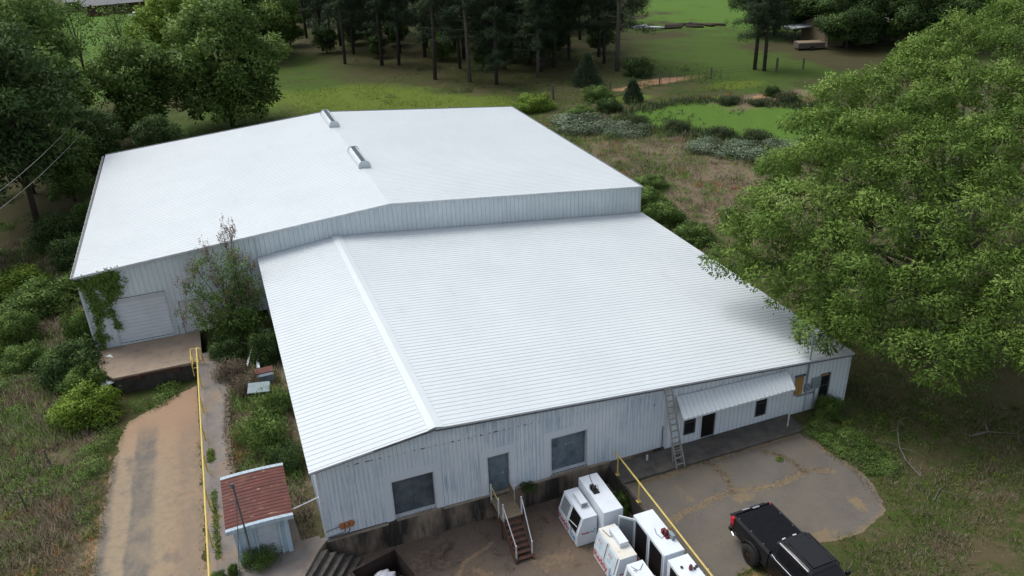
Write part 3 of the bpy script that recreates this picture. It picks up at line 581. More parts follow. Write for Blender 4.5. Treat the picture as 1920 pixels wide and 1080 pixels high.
mb = MA(); mb.keep = True; ribbed_wall(mb, (26.6, 47.6), (X0, 47.6), lambda s: -1.4, lambda s: ztA(36.9 - s), (), .3, .035, .03); mb.build("back_wall", [M['wall_a'], M['painted_shade']], A)
for a_ in ((X0 - .03, X0 + .09, 21.44, 21.55, -.3, 4.7), (26.55, 26.64, 21.44, 21.55, 2.5, 4.45), (-.16, -.06, 21.44, 21.5, -.1, 5.5)): MA().box(*a_).build("corner_trim", M['white_trim'], A)
mb = MA(); zd0, zd1 = .05, 2.93
for k in range(12): z = zd0 + (zd1 - zd0) * k / 12; mb.box(X0 + 1.35, X0 + 4.35, 21.56 + .0, 21.60, z, z + (zd1 - zd0) / 12 - .022); mb.box(X0 + 1.35, X0 + 4.35, 21.575, 21.60, z + (zd1 - zd0) / 12 - .022, z + (zd1 - zd0) / 12, 1)
rd = mb.build("roller_door", [M['roller'], M['painted_shade']], A)  # gaps between slats carry painted shade, a darker grey
mb = MB(); yy = 0.0; mb.box(X0 + 1.26, X0 + 1.35, -.05, .09, 0, 3.0); mb.box(X0 + 4.35, X0 + 4.44, -.05, .09, 0, 3.0); mb.box(X0 + 1.26, X0 + 4.44, -.10, -.051, 2.93, 3.0); mb.box(X0 + 4.55, X0 + 4.68, -.14, -.03, .1, .6)
mb.build("frame", M['white_trim'], rd)
MB().box(X0 + 1.26, X0 + 4.44, -.07, -.03, 3.001, 3.02).build("rusty_lintel", M['rust_dark'], rd)
dd = MA().box(X0 + 5.04, X0 + 6.08, 21.53, 21.57, -.04, 2.13).build("door", M['white_trim'], A)
mb = MB().box(X0 + 4.96, X0 + 5.02, -.05, .05, -.06, 2.2); mb.box(X0 + 6.1, X0 + 6.16, -.05, .05, -.06, 2.2); mb.box(X0 + 4.8, X0 + 6.4, -.10, -.051, 2.2, 2.24); mb.build("frame", M['wall_a'], dd)
MB().box(X0 + 5.12, X0 + 5.16, -.02, .02, .9, .98).build("handle", M['cond'], dd)
mb = MA(); mb.box(-10.50, -10.36, 21.4, 47.7, 4.64, 4.76)
gut = mb.build("gutter", M['grey_trim'], A)
mb = MB()
for k in range(20): mb.box(-10.52, -10.50, -.05 + k * 1.32, 1.15 + k * 1.32, 4.70, 4.78)
mb.build("gutter_lip", M['white_trim'], gut)
# concrete dock in front of the roller door
dk = empty("loading_dock", (-6.8, 19.5, -.05), label="tan concrete loading dock in front of the white roller door", cat="dock")
MB().prism([(-2.35, -1.92), (2.42, -1.92), (2.42, 1.95), (-3.3, 1.95), (-3.3, -.5)], -.16, 0).build("slab", M['conc_dock'], dk, bevel=.012)
MB().prism([(-2.30, -1.84), (2.40, -1.84), (2.40, 1.9), (-3.2, 1.9), (-3.2, -.5)], -1.35, -.165).build("dock_wall", M['dark_wall'], dk)
mb = MB().box(-1.9, .9, -1.99, -1.925, -.20, -.06); mb.box(.85, 1.15, -2.04, -1.925, -.33, -.04); mb.box(-1.25, -.95, -2.04, -1.925, -.33, -.04); mb.build("bumper", M['rust_dark'], dk)

# ------------------------------------------------------------------ shed with its mast and cable
sh = empty("pump_shed", (-2.42, 0, -.04), label="small pale blue shed with rusted red metal roof between the walkway and warehouse", cat="shed")
mb = MB(); mb.keep = True
hz = 1.92
def shw(P0, P1, ops=(), hl=hz, hr=hz): ribbed_wall(mb, P0, P1, lambda s: 0., lambda s: hl + (hr - hl) * s / math.dist(P0, P1), ops, .14, .03, .012)
shw((-.98, .12), (1.02, .12), [(.78, 1.62, 0, 1.62)]); shw((1.02, .12), (1.02, 2.9), hr=hz + .12); shw((-.98, 2.9), (-.98, .12), hl=hz + .12); shw((1.02, 2.9), (-.98, 2.9), hl=hz + .12, hr=hz + .12)
mb.build("wall", [M['blue_paint'], M['painted_shade']], sh)
MB().box(-.2, .64, .14, .18, .02, 1.62).build("door", M['peel_door'], sh)
mb = MB().box(-1.03, -.88, .04, .115, -.04, hz - .02); mb.box(.88, 1.06, .04, .115, -.04, hz - .02); mb.box(-.27, -.2, .07, .115, 0, 1.68); mb.box(.64, .72, .07, .115, 0, 1.68); mb.box(-.27, .72, .07, .115, 1.68, 1.76); mb.build("trim_board", M['blue_paint'], sh)
# roof: sheets run left to right, gentle ridge left of centre
def shz(x, y): return 1.98 + .055 * (1 - ((x + .1) / 1.35) ** 2) + .045 * y
mb = MB(); mb.keep = True
xs_ = np.linspace(-1.28, 1.30, 9); k = 0; y = -.02; rows = []
while y < 2.98:
    for dy, h in ((0, 0), (.11, 0), (.135, .022), (.165, .022), (.19, 0)):
        if y + dy <= 3.02: rows.append((y + dy, h))
    y += .2
for (y0, h0), (y1, h1) in zip(rows[:-1], rows[1:]):
    if y1 - y0 < 1e-4: continue
    for i in range(8):
        a, b = xs_[i], xs_[i + 1]; st = .018 if (y0 > 1.95) else 0
        mb.face([(a, y0, shz(a, y0) + h0 + st), (b, y0, shz(b, y0) + h0 + st), (b, y1, shz(b, y1) + h1 + st), (a, y1, shz(a, y1) + h1 + st)])
rs_ = mb.build("roof", M['rust'], sh)
for y0, y1, dz0, dz1 in ((-.13, -.01, -.20, .02), (2.99, 3.12, -.10, .06)):
    mb = MB()
    for i in range(8):
        a, b = xs_[i], xs_[i + 1]
        mb.hexa([(a, y0, shz(a, 0) + dz0 + .1 * (y0 > 1)), (b, y0, shz(b, 0) + dz0 + .1 * (y0 > 1)), (b, y1, shz(b, 0) + dz0 + .1 * (y0 > 1)), (a, y1, shz(a, 0) + dz0 + .1 * (y0 > 1)),
                 (a, y0, shz(a, y0) + dz1 - .03), (b, y0, shz(b, y0) + dz1 - .03), (b, y1, shz(b, y1) + dz1), (a, y1, shz(a, y1) + dz1)])
    mb.build("roof_flashing", M['blue_paint'], rs_)
mb = MB().tube([(-.52, -.16, .0), (-.56, -.17, 1.9), (-.62, -.16, 4.05)], .035, 8); mb.tube([(-.62, -.16, 4.0), (-.63, -.16, 4.18), (-.70, -.24, 4.2)], .06, 8); mb.build("service_mast", M['cond'], sh)
mb = MB().tube([(1.05, .35, 1.78), (2.42, .42, 2.05)], .025, 6); mb.build("pipe", M['white_metal'], sh)
pts = [Vector((-3.02, -.2, 3.55)).lerp(Vector((-3.75, -7.5, 1.9)), t) + Vector((0, 0, -.5 * math.sin(math.pi * t))) for t in np.linspace(0, 1, 14)]
tag(MB().tube(pts, .016, 5).build("power_cable", M['cable']), "dark overhead cable sagging from the shed mast over the walkway", "cable")

# concrete stairs from the apron down to the yard
st = MB(); dirv = Vector((-.57, -.82, 0)).normalized(); 
for i in range(5):
    a = Vector((-.37 + .325 * i, -.30, 0)); b = a + dirv * 2.6; c = b + Vector((.34, 0, 0)); d = a + Vector((.34, 0, 0)); zt = -.06 - .225 * (i) - .10
    st.hexa([(p.x, p.y, -1.25) for p in (b, c, d, a)] + [(p.x, p.y, zt) for p in (b, c, d, a)])
tag(st.build("concrete_stairs", M['conc_dark'], bevel=.012), "dark concrete steps descending beside the warehouse corner and dumpster", "stairs")

# ------------------------------------------------------------------ wooden stairs
ws = empty("entry_stairs", (7.62, -.15, -1.2), label="steep brown stairs with weathered wooden landing and white rails at the personnel door", cat="stairs")
mb = MB()
for k in range(9): mb.box(-.50, .46, -.02 - .165 * (k + 1) + .012, -.02 - .165 * k, 1.12, 1.16)
mb.build("landing", M['wood'], ws)
for sx in (-.50, .42): mb = MB(); mb.box(sx, sx + .05, -1.5, 0, .98, 1.115); mb.box(sx, sx + .06, -1.45, -1.38, 0, .98); mb.build("landing_frame", M['rust_dark'], ws)
for sx in (-.46, .32):
    m_ = MB().bar((sx, -1.48, 1.02), (sx, -3.0, .04), .04, .20); m_.build("stringer", M['rust_dark'], ws)
for k in range(7):
    y = -1.62 - .205 * k; z = .98 - .138 * k
    MB().box(-.44, .30, y - .12, y + .10, z - .03, z).build("step", M['rust_dark'], ws, bevel=.005)
for nm, P in (("post", [(-.47, -.12), (-.48, -1.1), (.44, -.55), (.46, -1.38)]),):
    for (x, y) in P: MB().tube([(x, y, .95), (x, y, 2.02)], .038, 10).build(nm, M['white_metal'], ws)
for x0, x1 in ((-.43, -.38), (.46, .33)):
    for (x, y, z0, z1) in ((x0 if x0 < 0 else None, -1.52, .9, 2.0), (x1, -2.85, 0.0, .86)):
        if x is not None: MB().tube([(x, y, z0), (x, y, z1)], .036, 10).build("post", M['white_metal'], ws)
    MB().tube([(x0, -1.45, 1.96), (x1, -2.85, .80)], .022, 8).build("handrail", M['white_metal'], ws)
MB().tube([(-.47, -.12, 1.95), (-.48, -1.1, 1.85)], .022, 8).build("handrail", M['yellow'], ws)
MB().box(.40, .43, -.62, -.02, 1.18, 1.75).build("side_panel", M['wood'], ws)

# ------------------------------------------------------------------ yellow railings
yr = empty("yellow_railing", (13.1, -.8, -.2), label="short yellow pipe railing above the loading yard retaining wall beside the freezers", cat="railing")
for (y,) in ((0,), (-1.95,), (-4.6,), (-7.2,)): MB().tube([(0, y, 0), (.0, y, .98)], .035, 8).box(-.09, .09, y - .09, y + .09, 0, .02).build("post", M['yellow'], yr)
MB().tube([(.05, .42, 1.02), (0, -4, 1.0), (-.08, -8.4, 1.0)], .038, 10).build("rail", M['yellow'], yr)
yr2 = empty("yellow_railing", (-4.49, 17.2, -.03), label="long yellow pipe railing running down the walkway beside the driveway", cat="railing")
for k in range(9):
    y = -2.6 * k; MB().tube([(0, y, 0), (0, y, 1.0)], .032, 8).build("post", M['yellow'], yr2)
    if k > 0: MB().tube([(.16, y - .35, 0.02), (.02, y, .62)], .022, 6).build("brace", M['yellow'], yr2)
MB().tube([(0, .1, 1.0), (-.02, -12, 1.0), (-.05, -21, 1.0)], .045, 10).build("rail", M['yellow'], yr2)
mb = MB()
for z in (.15, .58, 1.0): mb.tube([(-.02, .02, z), (-.34, .1, z)], .028, 6)
for x, y in ((-.34, .1), (-.34, -1.3), (.22, -.1)): mb.tube([(x, y, 0), (x, y, 1.0)], .028, 6)
for z in (.52, 1.0): mb.tube([(-.34, .1, z), (-.34, -1.3, z), (0, -1.35, z)], .028, 6)
mb.tube([(.22, -.1, 1.0), (.02, .1, 1.0)], .028, 6)
mb.build("guard_cage", M['yellow'], yr2)

# ------------------------------------------------------------------ ladder
ld = empty("extension_ladder", (16.0, -1.52, -.2), label="tall grey aluminium extension ladder leaning on the front eave with splayed base", cat="ladder")
def ladder_sec(a0, a1, wd, z0, z1, n, name):
    a0 = Vector(a0); a1 = Vector(a1); mb = MB()
    for s in (-1, 1): MB().bar(a0 + Vector((s * wd / 2, 0, 0)), a1 + Vector((s * wd / 2 * z1, 0, 0)), .035, .075).build("side_rail", M['alu'], ld)
    for i in range(n): mb = MB(); p = a0.lerp(a1, (i + .6) / n); ww = wd / 2 * (1 + (z1 - 1) * (i + .6) / n); mb.bar(p - Vector((ww, 0, 0)), p + Vector((ww, 0, 0)), .03, .05); mb.build("rung", M['alu'], ld)
ladder_sec((0, 0, 0), (-.08, .78, 2.1), .44, 0, .85, 7, "a"); ladder_sec((-.06, .55, 1.55), (-.16, 1.27, 3.72), .37, 0, 1.0, 8, "b")
ladder_sec((.06, .42, 0), (.03, .62, 1.1), .46, 0, .85, 4, "c")

# ------------------------------------------------------------------ vegetation
def leaf_mesh(name, P, D, Ln, Wd, T, g=None, Nn=None):
    g = g or rng; N = len(P); D = D / (np.linalg.norm(D, axis=1, keepdims=True) + 1e-9); S = np.cross(D, g.normal(size=(N, 3))); S /= (np.linalg.norm(S, axis=1, keepdims=True) + 1e-9)
    if Nn is not None:                                   # face every leaf outward, so a crown shades like a rounded mass
        Nn = Nn / (np.linalg.norm(Nn, axis=1, keepdims=True) + 1e-9); S = np.where((np.cross(S, D) * Nn).sum(1, keepdims=True) > 0, S, -S)
    Ln = np.broadcast_to(Ln, N)[:, None]; Wd = np.broadcast_to(Wd, N)[:, None]
    V = np.stack([P, P + D * Ln * .45 + S * Wd * .5, P + D * Ln, P + D * Ln * .45 - S * Wd * .5], 1).reshape(-1, 3)
    me = np_mesh(name, V, np.arange(4 * N).reshape(N, 4)); vattr(me, "tint", np.repeat(np.clip(T, 0, 1), 4))
    if Nn is not None:
        me.polygons.foreach_set("use_smooth", np.ones(N, bool)); me.normals_split_custom_set_from_vertices(np.repeat(Nn, 4, 0).tolist())
    return me
def crown_arrays(lobes, spacing, nleaf, ll, droop=.35, g=None, spread=.55, inner=.25, zmin=-.55, flat=.85):
    g = g or rng; Ps, Ds, Ts, Ns = [], [], [], []; L = np.array([l[:4] for l in lobes], float)
    for i, (cx, cy, cz, r) in enumerate(L):
        n = int(4 * math.pi * r * r / spacing ** 2 * .8); u = g.normal(size=(n, 3)); u /= np.linalg.norm(u, axis=1, keepdims=True); u = u[u[:, 2] > zmin + g.random(len(u)) * .3]
        rr = r * (1 - inner * g.random(len(u)) ** 2) * (1 + .18 * np.sin(u[:, 0] * 5 + i) * np.cos(u[:, 1] * 6 + 2 * i)); c = np.array([cx, cy, cz]) + u * rr[:, None] * np.array([1, 1, flat])
        d = np.linalg.norm((c[:, None, :] - L[None, :, :3]) / L[None, :, 3:4], axis=2); d[:, i] = 9; ok = d.min(1) > .72; c, u = c[ok], u[ok]
        if not len(c): continue
        ct = .38 + .15 * g.normal(size=len(c)) + .16 * g.normal(); k = np.repeat(np.arange(len(c)), nleaf); off = g.normal(size=(len(k), 3)) * spacing * spread * np.array([1, 1, .55])
        on = off / (np.linalg.norm(off, axis=1, keepdims=True) + 1e-9)
        Ps.append(c[k] + off * .8); Ds.append(on * .8 + u[k] * .35 + g.normal(size=(len(k), 3)) * .35 + np.array([0, 0, -droop])); Ts.append(ct[k] + .11 * g.normal(size=len(k)) + .05 * (on[:, 2] > .2)); Ns.append(u[k] * .75 + on * .55 + g.normal(size=on.shape) * .18 + np.array([0, 0, .12]))  # tint is raised on each clump's upper leaves, a painted highlight
    return np.concatenate(Ps), np.concatenate(Ds), np.concatenate(Ts), np.concatenate(Ns)
def crown_mesh(name, lobes, spacing, nleaf, ll, lw=.4, **k):
    P, D, T, Nn = crown_arrays(lobes, spacing, nleaf, ll, **k); g = k.get('g') or rng; Ln = ll * (.7 + .6 * g.random(len(P)))
    return leaf_mesh(name, P, D, Ln, Ln * lw, T, g, Nn)
def limb_pts(a, b, sag, n=5, g=None):
    g = g or rng; a = np.array(a, float); b = np.array(b, float); out = []
    for t in np.linspace(0, 1, n): p = a + (b - a) * t; p[2] += sag * math.sin(math.pi * t); out.append(tuple(p + g.normal(size=3) * .12 * math.sin(math.pi * t)))
    return out
def tree_thing(name, loc, trunk_me, crown_me, tm, cm, rz=0, sc=1.0, **k):
    o = empty(name, loc, rz, **k); o.scale = (sc, sc, sc); o.rotation_euler = (.02 * math.sin(loc[0] * 3), .03 * math.cos(loc[1] * 2), rz); t = bpy.data.objects.new("trunk", trunk_me); c = bpy.data.objects.new("crown", crown_me)
    for q, m in ((t, tm), (c, cm)):
        COL.objects.link(q); q.parent = o
        if not q.data.materials: q.data.materials.append(m)
        q.material_slots[0].link = 'OBJECT'; q.material_slots[0].material = m
    return o
# the big oak beside the right end of the front warehouse
OAK = [(23.2, 6.0, 5.6, 1.0), (24.2, 4.8, 5.3, 1.4), (25.6, 7.5, 6.7, 1.8), (26.2, 5.6, 6.1, 2.0), (26.2, 6.6, 8.7, 1.8), (26.4, 4.7, 8.4, 2.6), (25.4, 3.2, 4.8, 1.7), (26.1, 1.4, 4.2, 1.7), (26.0, 1.5, 6.8, 2.6), (28.9, 7.3, 9.9, 2.2), (32.1, 9.5, 11.1, 2.4), (30.4, 5.6, 9.6, 2.8), (34.3, 11.7, 11.9, 1.8), (36.6, 11.2, 12.0, 2.4), (40.3, 12.6, 12.7, 2.4), (33.0, 7.9, 10.7, 2.6), (34.5, 7.1, 10.7, 2.8), (43.8, 13.6, 13.2, 2.6), (48.6, 15.5, 13.8, 2.4), (53.3, 17.1, 14.3, 2.6), (49.2, 11.4, 13.4, 2.8), (38.4, 8.8, 11.7, 2.8), (41.6, 9.2, 12.2, 3), (43.5, 8.2, 12.2, 3), (32.4, 3.8, 9.2, 3), (35.5, 4.5, 10.1, 3), (38.1, 4.1, 10.4, 3), (40.5, 3.9, 10.7, 3), (29.1, 2.3, 7.9, 2.8), (30.8, 1.2, 7.8, 2.8), (33.6, 1.3, 8.4, 2.8), (35.9, 0.9, 8.8, 3), (36.8, -0.3, 8.4, 3), (26.3, 0.3, 6.1, 2.4), (26.6, -1.5, 4.8, 1.7), (24.7, 0.3, 3.9, 0.9), (28.3, -1.2, 5.8, 2.2), (26.9, -3.0, 4.2, 1.8), (28.1, -3.7, 4.0, 2), (29.3, -4.1, 4.2, 2), (31.2, -3.5, 5.1, 2.2), (31.5, -1.0, 6.8, 2.2), (33.4, -2.5, 6.5, 2.6), (31.3, -4.9, 4.2, 1.8), (32.8, -4.2, 5.1, 2.4), (43.8, 5.9, 11.7, 3), (46, 0, 8, 3), (44, 14, 9, 3), (38, 14, 8, 3), (50, 5, 9, 3)]
g = np.random.default_rng(11)
oak = empty("oak_tree", (35.6, 3.0, -.35), label="huge spreading bright green oak overhanging the right end of the front warehouse", cat="tree")
ol = [(a - 35.6, b - 3.0, c + .35, r * (.50 + .26 * g.random())) for a, b, c, r in OAK]
extra = []
for (a, b, c, r) in ol:
    for _ in range(7):
        u = g.normal(size=3); u /= np.linalg.norm(u); u[2] = abs(u[2]) * .8 - .2; q_ = r * (1.0 + .45 * g.random()); extra.append((a + u[0] * q_, b + u[1] * q_, c + u[2] * q_, .45 + .65 * g.random()))
cm_ = crown_mesh("crown", ol + extra, .40, 22, .205, .36, g=g, droop=.5, spread=.5, inner=.3, flat=.85)
link("crown", cm_, M['leaf_oak'], oak)
mb = MB(); mb.tube([(0, 0, 0), (.1, .1, 1.5), (.3, .3, 4.2), (.5, .8, 6.5)], [.62, .45, .36, .24], 12)
for i, (a, b, c, r) in enumerate(ol):
    s = Vector((.2, .2, 2.2 + (i % 5) * .7)); mb.tube(limb_pts(s, (a, b, c - r * .2), 1.0, 6, g), [.20, .15, .11, .08, .05, .03], 6, cap=False)
    for _ in range(3):
        u = g.normal(size=3) * r * .6; mb.tube([(a, b, c - r * .2), (a + u[0], b + u[1], c + abs(u[2]) * .8)], [.035, .012], 4, cap=False)
mb.build("trunk", M['bark_pale'], oak, smooth=True)

def broad_proto(seed, h, rx, rz, zc, nl, lr, spacing, nleaf, ll, base_r=.3, **k):
    g = np.random.default_rng(seed); lob = []
    while len(lob) < nl:
        u = g.normal(size=3); u /= np.linalg.norm(u); q = .55 + .35 * g.random(); taper = 1 - .25 * max(u[2], 0)
        lob.append((u[0] * rx * q * taper, u[1] * rx * q * taper, zc + u[2] * rz * q, lr * (.7 + .6 * g.random())))
    lob.append((0, 0, zc, rx * .5))
    cm = crown_mesh("crown", lob, spacing, nleaf, ll, g=g, **k); mb = MB(); mb.tube([(0, 0, -.3), (.1, 0, zc * .4), (0, .1, zc + rz * .3)], [base_r, base_r * .7, base_r * .3], 8)
    for l in lob[:-1:2]: mb.tube(limb_pts((0, 0, zc * (.25 + .3 * g.random())), l[:3], .4, 4, g), [base_r * .35, base_r * .25, base_r * .15, .02], 5, cap=False)
    return mb.mesh("trunk", smooth=True), cm
def gz(x, y): return float(H(x, y))
bigA = broad_proto(21, 16, 7.6, 7.2, 7.6, 44, 2.0, .62, 12, .46, .4, lw=.5, droop=.3, spread=.6)
bigB = broad_proto(22, 12, 5.0, 6.0, 6.4, 34, 1.5, .55, 12, .40, .3, lw=.5, droop=.3, spread=.6)
tallC = broad_proto(23, 20, 4.6, 8.5, 10.5, 40, 1.8, .62, 11, .42, .32, lw=.5, droop=.3, spread=.6)
airyD = broad_proto(24, 11, 4.2, 4.4, 7.0, 16, 1.1, .75, 6, .38, .22, lw=.5, droop=.2, spread=.9)
def T_(pr, nm, x, y, cm, lab, rz=0, sc=1., tm='bark', group=None): return tree_thing(nm, (x, y, gz(x, y)), pr[0], pr[1], M[tm], M[cm], rz, sc, label=lab, cat="tree", **({'group': group} if group else {}))
G1 = "trees along the left edge"
T_(bigA, "leafy_tree", 1.0, 77.5, 'leaf_tree', "broad dark green tree with two trunks showing behind the rear warehouse's back left edge", 0.4, 1.02)
T_(bigB, "leafy_tree", -9.0, 74.5, 'leaf_tree', "rounded mid green tree left of the broadest tree behind the rear warehouse", 1.0, 1.0)
T_(tallC, "leafy_tree", -17.3, 50.0, 'leaf_dark', "tall dark leafy tree nearest the rear warehouse's left side, filling the left edge", 0.0, 1.0, group=G1)
T_(tallC, "leafy_tree", -19.0, 60.0, 'leaf_tree', "tall leafy tree second back from the frame's left edge", 2.0, 1.05, group=G1)
T_(tallC, "leafy_tree", -22.5, 42.0, 'leaf_dark', "dark tree cut by the left edge, closest to the weedy field", 4.0, .9, group=G1)
T_(tallC, "leafy_tree", -18.5, 72.0, 'leaf_tree', "tall green tree behind the dark left hand trees", 3.0, 1.0, group=G1)
lt = T_(tallC, "leaning_tree", -19.0, 84.0, 'leaf_tree', "leaning tree with a bare slanting trunk in the upper left corner", 5.0, .95); lt.rotation_euler = (0, R_(-9), 1.0)
T_(bigB, "leafy_tree", -12.5, 61.5, 'leaf_dark', "low dark bushy tree just beyond the rear warehouse's back left corner", 2.2, .62)
T_(bigB, "leafy_tree", -14.8, 55.5, 'leaf_tree', "small green tree between the tall left trees and the rear roof corner", 1.4, .6)
T_(bigB, "leafy_tree", -6.8, 60.5, 'leaf_dark', "short dark bushy tree below the rounded tree, beside the roof edge", 4.1, .52)
T_(airyD, "bare_tree", -19.3, 122, 'leaf_tree', "thin half bare tree with forked dark branches on the bright lawn at upper left", .3, 1.15)
T_(airyD, "bare_tree", -14.0, 136, 'leaf_tree', "small sparse tree on the bright lawn beyond the thin forked tree", 1.7, .9)
T_(bigB, "leafy_tree", -4.5, 112, 'leaf_lime', "fresh light green tree behind the broad dark tree at upper left", 1.1, 1.1)
T_(bigA, "leafy_tree", 7, 124, 'leaf_tree', "tall green tree where the upper left lawn meets the pine wood", 2.6, 1.1)
T_(bigA, "leafy_tree", -33, 118, 'leaf_tree', "large green tree at the upper left corner", 3.3, .95)
T_(bigB, "leafy_tree", -29, 150, 'leaf_dark', "dark round tree by the far house at upper left", 3.3, 1.0)
T_(bigB, "leafy_tree", -24, 98, 'leaf_tree', "mid green tree between the upper left corner tree and the leaning tree", 0.7, .95)
# right hand dark trees round the barn
GR = "dark trees around the barn"
for x, y, s, rz, lab in ((96, 96, .9, 0, "dark tree above the left end of the barn roof"), (103.8, 79.5, .60, 3.4, "dark tree in front of the barn's right half, smallest of the group"), (97.5, 79.5, .68, 1, "dark tree in front of the middle of the barn roof"), (107.5, 73, .95, 2, "dark tree covering the right half of the barn"),
                         (115.5, 71, .85, 3, "dark tree right of the barn above the oak's crown"), (121, 80, 1.0, 4, "dark tree at the upper right corner behind the oak"), (112, 92, 1.0, 5, "tall dark tree rising behind the barn"), (100, 93, .85, 1.5, "dark tree behind the left end of the barn"), (131, 90, 1.0, 2.5, "farthest dark tree in the upper right corner")):
    T_(bigA, "leafy_tree", x, y, 'leaf_dark', lab, rz, s, group=GR)

# pines
def pine_proto(seed, h, z0, r, n, dead=4, small=False):
    g = np.random.default_rng(seed); Ps, Ds, Nl = [], [], []; mb = MB(); mb.tube([(0, 0, -.4), (.08, .05, h * .35), (-.05, .1, h * .7), (0, 0, h)], [.30, .24, .15, .04], 9); Ts = []
    for i in range(n):
        t = (i / n) ** .8; z = z0 + (h - z0) * t; a = g.random() * 6.283; L = r * (1 - .65 * t) * (.6 + .5 * g.random()); b = np.array([math.cos(a) * L, math.sin(a) * L, z + L * (.05 - .25 * (1 - t)) + .4])
        mb.tube([(0, 0, z - .1), (b[0] * .5, b[1] * .5, (z + b[2]) / 2 + .15), tuple(b)], [.055, .035, .012], 4, cap=False); m = int(9 + 7 * L / r * 2)
        for q in g.random(m) * .7 + .3:
            c = np.array([b[0] * q, b[1] * q, z + (b[2] - z) * q]) + g.normal(size=3) * np.array([.45, .45, .22]); k = 26; u = g.normal(size=(k, 3)); u[:, 2] += .25; Ps.append(np.repeat(c[None], k, 0) + u * .10); Ds.append(u); Nl.append(u * .6 + np.array([b[0], b[1], 0]) / r * .6 + np.array([0, 0, .35])); Ts.append(np.full(k, .4 + .25 * g.normal()) + .12 * g.normal(size=k))
    for i in range(dead): z = z0 * (.35 + .6 * g.random()); a = g.random() * 6.283; L = .6 + 1.3 * g.random(); mb.tube([(0, 0, z), (math.cos(a) * L, math.sin(a) * L, z - .1 - .2 * g.random())], [.035, .01], 4, cap=False)
    P = np.concatenate(Ps); return mb.mesh("trunk", smooth=True), leaf_mesh("crown", P, np.concatenate(Ds), .20 + .20 * g.random(len(P)), .055, np.concatenate(Ts), g, np.concatenate(Nl))
pA = pine_proto(31, 20, 5.0, 4.4, 84); pB = pine_proto(32, 18, 3.0, 4.0, 84, 6); pC = pine_proto(33, 21, 6.5, 4.6, 70, 10)
PN = [(20.9, 109.6, 2, "straight pine left of the close pair, above the yellow flowers' left end"), (26.2, 105.5, 0, "pine forming the left half of the close pair above the yellow flowers"), (28.7, 104.1, 2, "pine forming the right half of the close pair above the yellow flowers"),
 (33.3, 130.6, 0, "far pine between the close pair of pines and the middle of the wood"), (34.3, 108.6, 1, "dark pine just behind the pine with the brown needle patch"), (30.9, 90.7, 2, "pine standing on a brown needle patch right behind the yellow flowers"),
 (41, 112.8, 0, "dark thin pine in the middle row of the wood"), (39.7, 103.8, 2, "dark pine just behind the pale nearest pine"), (34.8, 86, 2, "pale slim pine at the front of the wood, left of the bushy low pines"),
 (37.8, 82.7, 1, "bushy low branched pine at the wood's front above the flowers' right end"), (44.8, 84.1, 1, "thin pale trunked pine at the wood's front, right of the bushiest one"), (57, 82.4, 0, "thickest pine with pale trunk beside the orange sand patch"),
 (59.6, 93.6, 0, "dark pine behind the thickest pine"), (62.8, 102.5, 2, "dark pine second behind the thickest pine"), (73.8, 137, 0, "distant pine at the bright meadow's edge at the top"), (19, 140.3, 2, "thin pine at the wood's left end, near the top"),
 (18.1, 169.5, 0, "farthest pine at the wood's upper left"), (14.5, 152.4, 2, "pine at the wood's left end beside the broad dark tree"), (75.1, 73.3, 0, "left pine of the twin pines standing on the lawn before the far meadow"), (75.6, 71.7, 0, "right pine of the twin pines standing on the lawn before the far meadow")]
nl_ = ["first", "second", "third", "fourth", "fifth", "sixth", "seventh", "eighth", "ninth", "tenth", "eleventh", "twelfth", "thirteenth", "fourteenth"]
for i, (x, y) in enumerate([(24, 118), (28.5, 121), (31.5, 115), (37, 117), (43, 119), (49.5, 123), (36.5, 96), (42.5, 92), (47, 88), (54, 93), (64, 110), (67, 120), (23.5, 128), (46, 106)]): PN.append((x, y, i % 2, "pine in the wood's middle rows, %s counted from the left by its trunk" % nl_[[0, 2, 4, 5, 7, 9, 3, 6, 8, 11, 12, 13, 1, 10][i]]))
xr = np.random.default_rng(40)
for i in range(17):
    t = i / 16; x = 22 + 56 * t + xr.normal() * 2; y = 128 - 8 * t + (i % 3) * 13 + xr.normal() * 3
    PN.append((x, y, i % 2, "dark pine in the wood's back, %s" % ["leftmost of the deepest rows", "second from the left of the deepest rows", "third from the left of the deepest rows", "fourth from the left of the deepest rows", "fifth from the left of the deepest rows", "sixth from the left of the deepest rows", "seventh from the left of the deepest rows", "eighth from the left of the deepest rows", "ninth, in the middle of the deepest rows", "tenth from the left of the deepest rows", "seventh from the right of the deepest rows", "sixth from the right of the deepest rows", "fifth from the right of the deepest rows", "fourth from the right of the deepest rows", "third from the right of the deepest rows", "second from the right of the deepest rows", "rightmost of the deepest rows"][i]))
for i, (x, y) in enumerate([(48, 95), (52, 101), (45, 99), (50, 90), (55, 108), (58, 88.5), (47, 112), (53, 117)]):
    PN.append((x, y, (i + 1) % 2, ["dark pine in the wood's dense middle, left one behind the bushy front pines", "dark pine in the wood's dense middle, right of centre", "dark pine in the wood's dense middle, deep behind the bushiest front pine", "low branched pine at the front of the wood's dense middle", "dark pine in the wood's dense middle, toward the far meadow", "dark pine just left of the thickest pine", "far dark pine in the wood's dense middle, left", "far dark pine in the wood's dense middle, right"][i]))
for i, (x, y, k, lab) in enumerate(PN):
    pr = (pA, pB, pC)[k]; tree_thing("pine_tree", (x, y, gz(x, y)), pr[0], pr[1], M['bark_pale' if i in (8, 11, 10) else 'bark_pine'], M['needle'], (i * 2.4) % 6.28, (1.25 if i == 11 else .9 + .2 * ((i * 37) % 10) / 10), label=lab, cat="tree", group="pines of the wood behind the warehouses")

